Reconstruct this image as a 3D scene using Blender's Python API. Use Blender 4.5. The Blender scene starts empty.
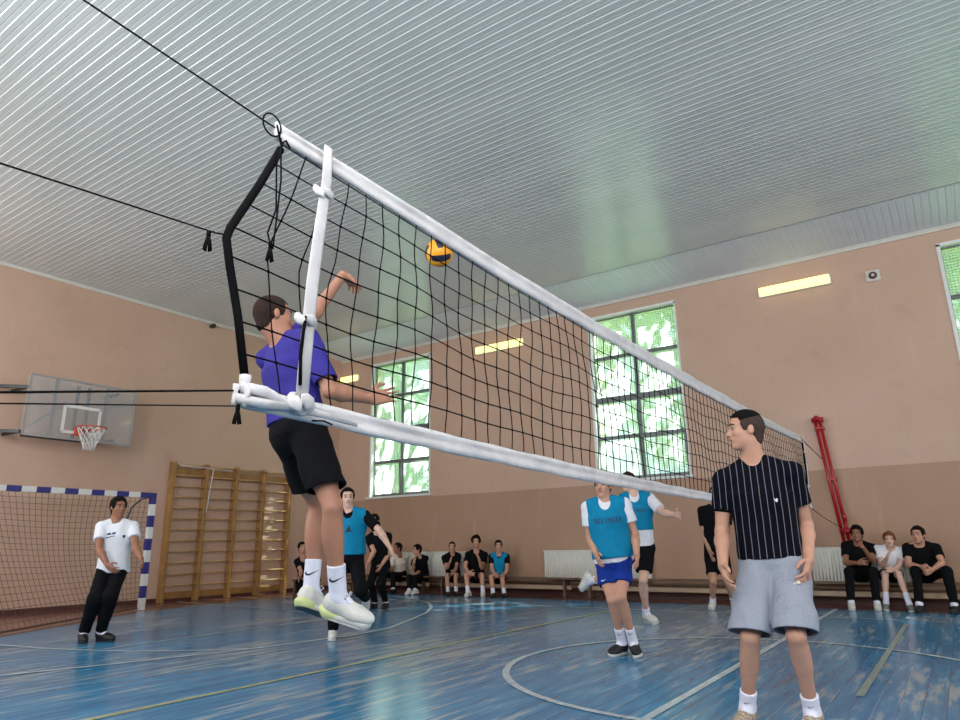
import bpy, bmesh, math, random
import numpy as np
from mathutils import Vector, Matrix
from mathutils.bvhtree import BVHTree

random.seed(7)
rng = np.random.default_rng(7)
SC = bpy.context.scene
COL = SC.collection
A = np.array

# ------------------------------------------------------------------ camera
H = 0.94
FPX, YAW, PIT, ROL = 678.308, -.598366, .266186, -.0167175
_cy, _sy, _cp, _sp = math.cos(YAW), math.sin(YAW), math.cos(PIT), math.sin(PIT)
CF = A([_sy*_cp, _cy*_cp, _sp]); CR = A([_cy, -_sy, 0.0]); CU = np.cross(CR, CF)
_c, _s = math.cos(ROL), math.sin(ROL)
CR, CU = _c*CR+_s*CU, -_s*CR+_c*CU
ORG = A([0, 0, H])
cam_d = bpy.data.cameras.new('camera')
cam_d.sensor_width = 36; cam_d.lens = FPX/960*36
cam_d.clip_start = 0.05; cam_d.clip_end = 200
cam = bpy.data.objects.new('camera', cam_d); COL.objects.link(cam)
M = Matrix(((CR[0], CU[0], -CF[0], 0), (CR[1], CU[1], -CF[1], 0), (CR[2], CU[2], -CF[2], H), (0, 0, 0, 1)))
cam.matrix_world = M
SC.camera = cam

# ------------------------------------------------------------------ world, sun, added fill light, exposure
SC.view_settings.view_transform = 'Standard'
SC.view_settings.look = 'None'
SC.view_settings.exposure = 0.0
SC.view_settings.gamma = 1.0
SC.view_settings.use_curve_mapping = False
W = bpy.data.worlds.new('world'); SC.world = W; W.use_nodes = True
bg = W.node_tree.nodes['Background']
bg.inputs[0].default_value = (.80, .92, 1.0, 1); bg.inputs[1].default_value = 3.0

sun_d = bpy.data.lights.new('sun', 'SUN'); sun_d.energy = 55.0; sun_d.angle = 0.01
sun_d.color = (1, .95, .85)
sun = bpy.data.objects.new('sun', sun_d); COL.objects.link(sun)
sun.rotation_euler = Vector((-0.49, -0.73, -1.0)).to_track_quat('-Z', 'Y').to_euler()

def area(name, loc, dirv, sx, sy, power, color):
    d = bpy.data.lights.new(name, 'AREA'); d.shape = 'RECTANGLE'; d.size = sx; d.size_y = sy
    d.energy = power; d.color = color
    o = bpy.data.objects.new(name, d); COL.objects.link(o); o.location = loc
    o.rotation_euler = Vector(dirv).to_track_quat('-Z', 'Z').to_euler()
    return o
# fill lights added by the near and right walls, where no windows are built
for wx in (-10.4, -5.5, -0.4, 4.8):
    area('added_fill_near', (wx, -0.72, 3.65), (0, 1, 0.10), 1.8, 3.1, 210, (.90, .96, 1.0))
for wy in (2.5, 8.5):
    area('added_fill_right', (8.9, wy, 3.65), (-1, 0, 0.10), 3.0, 3.1, 190, (.95, .97, 1.0))

# ------------------------------------------------------------------ pixel helpers (used only to read places off the photograph)
def ray(u, v): return CF+CR*(u-480)/FPX-CU*(v-360)/FPX
def on_plane(u, v, ax, val):
    d = ray(u, v); return ORG+d*(val-ORG[ax])/d[ax]

# ------------------------------------------------------------------ materials
MATS = {}
def s2l(c): return tuple((x/12.92 if x <= .04045 else ((x+.055)/1.055)**2.4) for x in c)
def rgb(r, g, b): return s2l((r/255, g/255, b/255))
class NT:
    def __init__(s, name):
        s.m = bpy.data.materials.new(name); s.m.use_nodes = True
        s.t = s.m.node_tree; s.b = s.t.nodes['Principled BSDF']; s.out = s.t.nodes['Material Output']
    def n(s, typ, **kw):
        nd = s.t.nodes.new('ShaderNode'+typ)
        for k, v in kw.items():
            if hasattr(nd, k): setattr(nd, k, v)
            else: nd.inputs[k].default_value = v
        return nd
    def l(s, a, b): s.t.links.new(a, b)
    def coord(s, scale=(1, 1, 1), kind='Object', rot=(0, 0, 0)):
        tc = s.n('TexCoord'); mp = s.n('Mapping'); s.l(tc.outputs[kind], mp.inputs[0])
        mp.inputs['Scale'].default_value = scale; mp.inputs['Rotation'].default_value = rot
        return mp.outputs[0]
    def noise(s, vec, scale, detail=4, rough=.55):
        nd = s.n('TexNoise'); nd.inputs['Scale'].default_value = scale; nd.inputs['Detail'].default_value = detail
        nd.inputs['Roughness'].default_value = rough
        s.l(vec, nd.inputs['Vector']); return nd.outputs['Fac']
    def ramp(s, fac, stops, interp='LINEAR'):
        nd = s.n('ValToRGB'); cr = nd.color_ramp; cr.interpolation = interp
        while len(cr.elements) < len(stops): cr.elements.new(.5)
        for e, (p, c) in zip(cr.elements, stops):
            e.position = p; e.color = (*c, 1) if len(c) == 3 else c
        s.l(fac, nd.inputs[0]); return nd.outputs[0]
    def mix(s, fac, a, b, mode='MIX'):
        nd = s.n('Mix', data_type='RGBA', blend_type=mode)
        for x, i in ((fac, 0), (a, 6), (b, 7)):
            if hasattr(x, 'is_linked') or hasattr(x, 'node'): s.l(x, nd.inputs[i])
            elif i == 0: nd.inputs[0].default_value = x
            else: nd.inputs[i].default_value = (*x, 1)
        return nd.outputs[2]
    def math(s, op, a, b=0.0):
        nd = s.n('Math', operation=op)
        for x, i in ((a, 0), (b, 1)):
            if hasattr(x, 'node'): s.l(x, nd.inputs[i])
            else: nd.inputs[i].default_value = x
        return nd.outputs[0]
    def bump(s, h, strength, dist=.01):
        nd = s.n('Bump'); nd.inputs['Strength'].default_value = strength; nd.inputs['Distance'].default_value = dist
        s.l(h, nd.inputs['Height']); s.l(nd.outputs[0], s.b.inputs['Normal'])

def mat(name, col, rough=.6, var=.12, scale=8, bump=0., bscale=60, metal=0., spec=.5, sss=0.):
    if name in MATS: return MATS[name]
    t = NT(name); co = t.coord()
    f = t.noise(co, scale)
    lo = tuple(max(0, c*(1-var)) for c in col); hi = tuple(min(1, c*(1+var)) for c in col)
    t.l(t.ramp(f, [(.3, lo), (.7, hi)]), t.b.inputs['Base Color'])
    t.b.inputs['Roughness'].default_value = rough; t.b.inputs['Metallic'].default_value = metal
    t.b.inputs['Specular IOR Level'].default_value = spec
    if sss: t.b.inputs['Subsurface Weight'].default_value = sss; t.b.inputs['Subsurface Radius'].default_value = (.02, .008, .004)
    if bump: t.bump(t.noise(co, bscale), bump, .01)
    MATS[name] = t.m; return t.m

SKIN = mat('skin', rgb(196, 146, 122), .5, .07, 12, bump=.1, bscale=150, spec=.35)
SKIN_T = mat('skin_tan', rgb(178, 126, 102), .5, .07, 12, bump=.1, bscale=150, spec=.35)
SKIN_D = mat('skin_brown', rgb(150, 102, 78), .5, .07, 12, bump=.1, bscale=150, spec=.35)
SKIN_L = mat('skin_light', rgb(214, 172, 152), .5, .07, 12, bump=.1, bscale=150, spec=.35)
BLACK = mat('black_cloth', rgb(15, 15, 18), .9, .2, 20, bump=.15, bscale=90, spec=.12)
NAVYBLK = mat('navy_black_cloth', rgb(20, 22, 34), .8, .2, 20, bump=.15, bscale=90, spec=.12)
WHITEC = mat('white_cloth', rgb(226, 226, 232), .85, .03, 15, bump=.2, bscale=60, spec=.12)
CREAMC = mat('cream_cloth', rgb(214, 200, 186), .85, .04, 15, bump=.2, bscale=60, spec=.12)
PURPLE = mat('violet_blue_cloth', rgb(62, 54, 140), .75, .1, 10, bump=.2, bscale=50, spec=.12)
BIB = mat('turquoise_bib_cloth', rgb(16, 126, 166), .7, .08, 14, bump=.2, bscale=70, spec=.12)
BLUESH = mat('royal_blue_cloth', rgb(24, 52, 140), .7, .1, 14, bump=.2, bscale=70, spec=.12)
GREYSH = mat('heather_grey_cloth', rgb(150, 154, 166), .9, .10, 160, bump=.3, bscale=40, spec=.12)
SOCK = mat('sock_cloth', rgb(226, 226, 240), .85, .03, 15, bump=.3, bscale=120, spec=.12)
HAIR_D = mat('dark_hair', rgb(20, 16, 14), .8, .3, 90, bump=.8, bscale=200, spec=.12)
HAIR_B = mat('short_brown_hair', rgb(54, 40, 34), .8, .3, 90, bump=.6, bscale=250, spec=.12)
HAIR_G = mat('cropped_grey_brown_hair', rgb(72, 58, 52), .8, .25, 90, bump=.6, bscale=250, spec=.1)
HAIR_R = mat('reddish_hair', rgb(122, 74, 44), .8, .3, 90, bump=.5, bscale=200, spec=.12)
EYEW = mat('eye_white', rgb(150, 140, 132), .8, .02, spec=.1)
EYED = mat('eye_dark', rgb(32, 22, 18), .15, .1)
LIP = mat('lip', rgb(170, 98, 90), .5, .05)
SHOE_W = mat('white_shoe', rgb(216, 214, 206), .6, .05, 30, bump=.2, bscale=150)
SHOE_Y = mat('pale_lime_foam', rgb(214, 220, 150), .5, .05)
SHOE_K = mat('black_shoe', rgb(22, 22, 25), .55, .2, 30, bump=.2, bscale=150)
SHOE_G = mat('grey_shoe', rgb(120, 118, 112), .6, .15, 60, bump=.2, bscale=150)
SHOE_C = mat('cream_camouflage_shoe', rgb(172, 154, 136), .7, .75, 75, bump=.3, bscale=150)
SOLE_D = mat('dark_green_rubber', rgb(30, 48, 46), .6, .1)
SOLE_W = mat('white_rubber', rgb(205, 203, 196), .5, .05)
INK = mat('dark_print', rgb(26, 26, 36), .6, .1)
INKB = mat('navy_print', rgb(14, 60, 104), .6, .1)
INKW = mat('white_print', rgb(220, 220, 225), .6, .03)
CORD = mat('black_cord', rgb(14, 13, 15), .9, .15, spec=.1)
WOOD = mat('varnished_wood', rgb(158, 116, 66), .4, .2, 6, bump=.1)
WOODL = mat('pale_wood', rgb(186, 146, 96), .45, .15, 6)
BENCHW = mat('bench_brown_paint', rgb(100, 76, 58), .5, .2, 5)
BENCHL = mat('pipe_beige_paint', rgb(172, 148, 124), .5, .1, 5)
RAD = mat('radiator_enamel', rgb(218, 214, 204), .4, .03, 3)
REDP = mat('red_paint', rgb(166, 20, 30), .35, .15, 9)
BLUEP = mat('blue_paint', rgb(44, 44, 120), .45, .1, 9)
WHITEP = mat('white_paint', rgb(224, 220, 214), .45, .04, 9)
GREYM = mat('grey_metal', rgb(110, 112, 120), .4, .1, 9, metal=.5)
BLACKM = mat('black_metal', rgb(26, 26, 28), .4, .1, 9)
ORANGE = mat('orange_red_paint', rgb(196, 66, 40), .4, .1, 9)
FRAMEM = mat('window_grey_paint', rgb(120, 124, 122), .5, .08, 9)
FRAMEW = mat('window_white_paint', rgb(226, 226, 220), .5, .05, 9)
NETW = mat('white_net_cord', rgb(228, 222, 216), .8, .05)
NETB = mat('brown_net_cord', rgb(86, 60, 52), .8, .15)
BROWNF = None

def wall_mat():
    t = NT('peach_plaster'); co = t.coord()
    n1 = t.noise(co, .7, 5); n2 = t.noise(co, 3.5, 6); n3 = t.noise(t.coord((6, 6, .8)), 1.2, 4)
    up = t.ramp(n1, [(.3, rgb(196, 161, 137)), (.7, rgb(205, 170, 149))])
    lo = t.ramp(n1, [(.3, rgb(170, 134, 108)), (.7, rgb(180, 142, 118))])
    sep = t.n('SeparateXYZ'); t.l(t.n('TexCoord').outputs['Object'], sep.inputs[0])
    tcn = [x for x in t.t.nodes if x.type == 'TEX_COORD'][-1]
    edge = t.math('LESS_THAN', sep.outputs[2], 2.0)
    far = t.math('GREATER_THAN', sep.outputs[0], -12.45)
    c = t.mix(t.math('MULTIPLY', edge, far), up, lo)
    pat = t.ramp(n2, [(.55, (0, 0, 0)), (.72, (.3, .3, .3))])
    c = t.mix(pat, c, rgb(178, 146, 124))
    scr = t.ramp(n3, [(.62, (0, 0, 0)), (.75, (.18, .18, .18))])
    c = t.mix(scr, c, rgb(214, 190, 168))
    t.l(c, t.b.inputs['Base Color']); t.b.inputs['Roughness'].default_value = .62
    t.bump(t.noise(co, 12), .25, .01)
    return t.m
WALL = wall_mat()

def ceil_mat():
    t = NT('white_profiled_metal'); co = t.coord()
    f = t.noise(t.coord((.35, 2, 1)), 1.0, 3)
    t.l(t.ramp(f, [(.3, rgb(200, 204, 200)), (.7, rgb(210, 212, 208))]), t.b.inputs['Base Color'])
    t.b.inputs['Roughness'].default_value = .26; t.b.inputs['Specular IOR Level'].default_value = .8
    return t.m
CEIL = ceil_mat()
SOFF = mat('pale_grey_blue_profile', rgb(222, 228, 232), .5, .03, 2)
COVE = mat('cornice_white', rgb(214, 208, 196), .5, .04, 4)

def floor_mat(name, blue=True):
    t = NT(name)
    tc = t.n('TexCoord'); sep = t.n('SeparateXYZ'); t.l(tc.outputs['Object'], sep.inputs[0])
    X, Y = sep.outputs[0], sep.outputs[1]
    pw = .115
    xi = t.math('FLOOR', t.math('DIVIDE', X, pw)); xf = t.math('FRACT', t.math('DIVIDE', X, pw))
    wn = t.n('TexWhiteNoise', noise_dimensions='1D'); t.l(xi, wn.inputs['W'])
    # stretched coordinates, shifted per plank
    cmb = t.n('CombineXYZ'); t.l(t.math('MULTIPLY', X, 9.0), cmb.inputs[0])
    t.l(t.math('ADD', t.math('MULTIPLY', Y, 1.1), t.math('MULTIPLY', wn.outputs[0], 37)), cmb.inputs[1]); t.l(xi, cmb.inputs[2])
    streak = t.noise(cmb.outputs[0], 1.4, 6, .65)
    big = t.noise(t.coord((1, .6, 1)), .55, 4)
    fine = t.noise(t.coord((30, 3, 1)), 2.0, 4)
    if blue:
        base = t.ramp(streak, [(.25, rgb(24, 96, 142)), (.5, rgb(48, 132, 176)), (.75, rgb(104, 164, 194))])
        base = t.mix(t.math('MULTIPLY', wn.outputs[0], .30), base, rgb(38, 114, 166))
        base = t.mix(t.ramp(big, [(.40, (0, 0, 0)), (.68, (.30, .30, .30))]), base, rgb(104, 124, 140))
        worn = t.ramp(t.math('ADD', t.math('MULTIPLY', streak, .75), t.math('MULTIPLY', big, .45)), [(.62, (0, 0, 0)), (.70, (.7, .7, .7))])
        base = t.mix(worn, base, rgb(176, 178, 172))
        rust = t.ramp(t.noise(t.coord((8, .9, 1)), .9, 5), [(.66, (0, 0, 0)), (.72, (.6, .6, .6))])
        base = t.mix(rust, base, rgb(104, 92, 92))
    else:
        base = t.ramp(streak, [(.3, rgb(110, 66, 58)), (.7, rgb(136, 88, 76))])
        worn = t.ramp(fine, [(.6, (0, 0, 0)), (.8, (.5, .5, .5))]); base = t.mix(worn, base, rgb(150, 128, 116))
    seam = t.math('LESS_THAN', xf, .045)
    seamw = t.ramp(t.noise(t.coord((1.5, .25, 1)), .8, 2), [(.5, rgb(28, 48, 66) if blue else rgb(70, 40, 36)), (.56, rgb(150, 170, 178) if blue else rgb(90, 60, 52))])
    base = t.mix(t.math('MULTIPLY', seam, .8), base, seamw)
    t.l(base, t.b.inputs['Base Color'])
    r = t.math('ADD', t.math('MULTIPLY', fine, .20), .09)
    t.l(r, t.b.inputs['Roughness']); t.b.inputs['Specular IOR Level'].default_value = .42
    hh = t.math('ADD', t.math('MULTIPLY', streak, .5), t.math('MULTIPLY', seam, -.7))
    hh = t.math('ADD', hh, t.math('MULTIPLY', wn.outputs[0], .25))
    t.bump(hh, .22, .003)
    return t.m
FLOORB = floor_mat('blue_painted_boards'); FLOORR = floor_mat('brown_painted_boards', False)

def line_mat(name, c):
    t = NT(name); f = t.noise(t.coord((6, 2, 1)), 3.0, 6, .7)
    t.l(t.ramp(f, [(.35, tuple(x*.55 for x in c)), (.55, c)]), t.b.inputs['Base Color'])
    t.b.inputs['Roughness'].default_value = .35; return t.m
LINEF = line_mat('faded_court_paint', rgb(150, 164, 156)); LINEW = line_mat('white_court_paint', rgb(190, 200, 206)); LINEY = line_mat('yellow_court_paint', rgb(176, 176, 128))

def glass_mat():
    t = NT('frosted_mesh_glass')
    tr = t.n('BsdfTransparent'); tr.inputs[0].default_value = (.62, .70, .70, 1)
    df = t.n('BsdfTranslucent'); df.inputs[0].default_value = (.66, .74, .74, 1)
    gl = t.n('BsdfGlossy'); gl.inputs[0].default_value = (1, 1, 1, 1); gl.inputs['Roughness'].default_value = .1
    m1 = t.n('MixShader'); m1.inputs[0].default_value = .36; t.l(tr.outputs[0], m1.inputs[1]); t.l(df.outputs[0], m1.inputs[2])
    m2 = t.n('MixShader'); m2.inputs[0].default_value = .04; t.l(m1.outputs[0], m2.inputs[1]); t.l(gl.outputs[0], m2.inputs[2])
    t.l(m2.outputs[0], t.out.inputs[0]); return t.m
GLASS = glass_mat()
def clear_mat():
    t = NT('clear_acrylic')
    tr = t.n('BsdfTransparent'); tr.inputs[0].default_value = (.93, .95, .97, 1)
    gl = t.n('BsdfGlossy'); gl.inputs['Roughness'].default_value = .02
    df = t.n('BsdfDiffuse'); df.inputs[0].default_value = (.85, .82, .80, 1)
    fr = t.n('Fresnel'); fr.inputs[0].default_value = 1.5
    m0 = t.n('MixShader'); m0.inputs[0].default_value = .20; t.l(tr.outputs[0], m0.inputs[1]); t.l(df.outputs[0], m0.inputs[2])
    m1 = t.n('MixShader'); t.l(fr.outputs[0], m1.inputs[0]); t.l(m0.outputs[0], m1.inputs[1]); t.l(gl.outputs[0], m1.inputs[2])
    t.l(m1.outputs[0], t.out.inputs[0]); return t.m
CLEAR = clear_mat()
def emit(name, c, st):
    t = NT(name); t.b.inputs['Base Color'].default_value = (*c, 1)
    t.b.inputs['Emission Color'].default_value = (*c, 1); t.b.inputs['Emission Strength'].default_value = st; return t.m
LAMP = emit('lamp_diffuser_glow', (1.0, .93, .36), 1.2)
def leaf_mat(n, c):
    t = NT(n); f = t.noise(t.coord(), 1.5)
    t.l(t.ramp(f, [(.3, tuple(x*.6 for x in c)), (.7, c)]), t.b.inputs['Base Color']); t.b.inputs['Roughness'].default_value = .7
    t.b.inputs['Transmission Weight'].default_value = 0
    return t.m
LEAF = leaf_mat('leaf_green', rgb(186, 202, 146)); LEAF2 = leaf_mat('leaf_blue_green', rgb(170, 200, 186)); GRASS = leaf_mat('grass_green', rgb(140, 180, 90))
BARK = mat('bark', rgb(110, 90, 72), .9, .3)

def stripe_mat(yaw):
    t = NT('black_pinstripe_cloth')
    co = t.coord((1, 1, 1), 'Object', (0, 0, -yaw))
    sep = t.n('SeparateXYZ'); t.l(co, sep.inputs[0])
    wob = t.math('MULTIPLY', t.math('SUBTRACT', t.noise(co, 4, 2), .5), .014)
    x = t.math('DIVIDE', t.math('ADD', sep.outputs[0], wob), .0345)
    st = t.math('LESS_THAN', t.math('FRACT', x), .095)
    c = t.mix(st, rgb(10, 10, 17), rgb(120, 120, 138))
    t.b.inputs['Specular IOR Level'].default_value = .1
    t.l(c, t.b.inputs['Base Color']); t.b.inputs['Roughness'].default_value = .85
    t.bump(t.noise(co, 60), .2, .01)
    return t.m

# ------------------------------------------------------------------ mesh helpers
def tag(o, label=None, cat=None, group=None, kind=None):
    if label: o['label'] = label
    if cat: o['category'] = cat
    if group: o['group'] = group
    if kind: o['kind'] = kind
    return o
def empty(name, loc, label=None, cat=None, group=None, kind=None, parent=None):
    o = bpy.data.objects.new(name, None); o.empty_display_size = .1; COL.objects.link(o)
    o.location = Vector([float(x) for x in loc])
    if parent: o.parent = parent
    return tag(o, label, cat, group, kind)
def wloc(o):
    v = Vector((0, 0, 0))
    while o is not None: v = v+o.location; o = o.parent
    return v
class MB:
    """mesh collector in world coordinates"""
    def __init__(s): s.v = []; s.f = []; s.mi = []; s.cur = 0
    def box(s, a, b):
        x0, x1 = sorted((a[0], b[0])); y0, y1 = sorted((a[1], b[1])); z0, z1 = sorted((a[2], b[2]))
        n = len(s.v)
        s.v += [(x0, y0, z0), (x1, y0, z0), (x1, y1, z0), (x0, y1, z0), (x0, y0, z1), (x1, y0, z1), (x1, y1, z1), (x0, y1, z1)]
        for q in ((0, 3, 2, 1), (4, 5, 6, 7), (0, 1, 5, 4), (1, 2, 6, 5), (2, 3, 7, 6), (3, 0, 4, 7)):
            s.f.append(tuple(n+i for i in q)); s.mi.append(s.cur)
        return s
    def obox(s, c, ax, half):
        n = len(s.v); c = A(c, float)
        sg = [(-1, -1, -1), (1, -1, -1), (1, 1, -1), (-1, 1, -1), (-1, -1, 1), (1, -1, 1), (1, 1, 1), (-1, 1, 1)]
        for a in sg: s.v.append(tuple(c+sum(a[i]*half[i]*A(ax[i], float) for i in range(3))))
        for q in ((0, 3, 2, 1), (4, 5, 6, 7), (0, 1, 5, 4), (1, 2, 6, 5), (2, 3, 7, 6), (3, 0, 4, 7)):
            s.f.append(tuple(n+i for i in q)); s.mi.append(s.cur)
        return s
    def bar(s, p, q, w, h, up=(0, 0, 1)):
        p = A(p, float); q = A(q, float); d = q-p; L = np.linalg.norm(d); d /= L
        u = A(up, float); u = u-d*(u@d)
        if np.linalg.norm(u) < 1e-6: u = A((1., 0, 0))-d*d[0]
        u /= np.linalg.norm(u); r = np.cross(d, u)
        return s.obox((p+q)/2, (d, r, u), (L/2, w/2, h/2))
    def tube(s, pts, r, n=8, closed=False, rx=None, cap=True, flat=None):
        """swept tube; r scalar or list; flat=(axis, factor) squashes the section along an axis"""
        P = [A(p, float) for p in pts]; m = len(P); rs = r if hasattr(r, '__len__') else [r]*m
        T = []
        for i in range(m):
            a = P[(i-1) % m] if (closed or i) else P[0]; b = P[(i+1) % m] if (closed or i < m-1) else P[-1]
            d = b-a; T.append(d/(np.linalg.norm(d)+1e-12))
        ref = A((0, 0, 1.)) if abs(T[0][2]) < .9 else A((1., 0, 0))
        u = ref-T[0]*(ref@T[0]); u /= np.linalg.norm(u)
        base = len(s.v)
        for i in range(m):
            u = u-T[i]*(u@T[i]); u /= np.linalg.norm(u)+1e-12; w = np.cross(T[i], u)
            for k in range(n):
                an = 2*math.pi*k/n
                off = rs[i]*(math.cos(an)*u+math.sin(an)*w)
                if flat is not None:
                    ax = A(flat[0], float); off = off+ax*(off@ax)*(flat[1]-1)
                s.v.append(tuple(P[i]+off))
        for i in range(m if closed else m-1):
            j = (i+1) % m
            for k in range(n):
                k2 = (k+1) % n
                s.f.append((base+i*n+k, base+i*n+k2, base+j*n+k2, base+j*n+k)); s.mi.append(s.cur)
        if cap and not closed:
            s.f.append(tuple(base+k for k in reversed(range(n)))); s.mi.append(s.cur)
            s.f.append(tuple(base+(m-1)*n+k for k in range(n))); s.mi.append(s.cur)
        return s
    def poly(s, pts):
        n = len(s.v); s.v += [tuple(p) for p in pts]; s.f.append(tuple(range(n, n+len(pts)))); s.mi.append(s.cur); return s
    def build(s, name, mats, parent=None, smooth=False, bevel=0.):
        me = bpy.data.meshes.new(name)
        off = wloc(parent) if parent else Vector((0, 0, 0))
        v = [(a[0]-off[0], a[1]-off[1], a[2]-off[2]) for a in s.v]
        me.from_pydata(v, [], s.f)
        if not isinstance(mats, (list, tuple)): mats = [mats]
        for m in mats: me.materials.append(m)
        if len(mats) > 1: me.polygons.foreach_set('material_index', s.mi)
        if smooth: me.polygons.foreach_set('use_smooth', [True]*len(s.f))
        me.update()
        o = bpy.data.objects.new(name, me); COL.objects.link(o)
        if parent: o.parent = parent
        if bevel:
            b = o.modifiers.new('bevel', 'BEVEL'); b.width = bevel; b.segments = 2; b.limit_method = 'ANGLE'
        return o
def at_origin(o, p):
    """give a mesh built in world coordinates its own origin at p"""
    p = Vector([float(x) for x in p]); o.data.transform(Matrix.Translation(-p)); o.location = p; return o

# ------------------------------------------------------------------ signed distance modelling (bodies and clothes)
def nrm(v): v = A(v, float); return v/(np.linalg.norm(v)+1e-12)
def p_cone(a, b, ra, rb, fax=None, ff=1.0):
    a = A(a, float); b = A(b, float); R = max(ra, rb)
    lo = np.minimum(a, b)-R; hi = np.maximum(a, b)+R
    def f(P):
        ab = b-a; L2 = ab@ab+1e-12
        t = np.clip(((P-a)@ab)/L2, 0, 1)
        d = P-a-t[..., None]*ab
        if fax is not None: d = d+fax*(d@fax)[..., None]*(1/ff-1)
        return (np.sqrt((d*d).sum(-1))-(ra+(rb-ra)*t))*(1 if fax is None else .85)
    return lo, hi, f
def p_ell(c, ax, r):
    c = A(c, float); Rm = np.stack([A(x, float) for x in ax]); r = A(r, float); m = r.max()
    def f(P):
        q = (P-c)@Rm.T
        k0 = np.sqrt(((q/r)**2).sum(-1)); k1 = np.sqrt(((q/(r*r))**2).sum(-1))+1e-9
        return k0*(k0-1)/k1
    return c-m, c+m, f
def p_box(c, ax, h, rr):
    c = A(c, float); Rm = np.stack([A(x, float) for x in ax]); h = A(h, float); m = np.linalg.norm(h)
    def f(P):
        q = np.abs((P-c)@Rm.T)-h+rr
        return np.sqrt((np.maximum(q, 0)**2).sum(-1))+np.minimum(q.max(-1), 0)-rr
    return c-m, c+m, f
def p_trunk(a, b, la, fa, lb, fb, lat, frt):
    """elliptic tapered trunk from a to b; la/lb lateral and fa/fb front half widths"""
    a = A(a, float); b = A(b, float); m = max(la, fa, lb, fb)
    ax = nrm(b-a); L = np.linalg.norm(b-a)
    def f(P):
        q = P-a; t = (q@ax)/L; tc = np.clip(t, 0, 1)
        x = q@lat; y = q@frt
        l = la+(lb-la)*tc; g = fa+(fb-fa)*tc
        e = np.sqrt((x/l)**2+(y/g)**2)
        d = (e-1)*np.minimum(l, g)
        ex = np.abs(t-tc)*L
        return np.where(d > 0, np.sqrt(d*d+ex*ex), np.maximum(d, np.where(ex > 0, ex, -1)))
    return np.minimum(a, b)-m, np.maximum(a, b)+m, f
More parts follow.
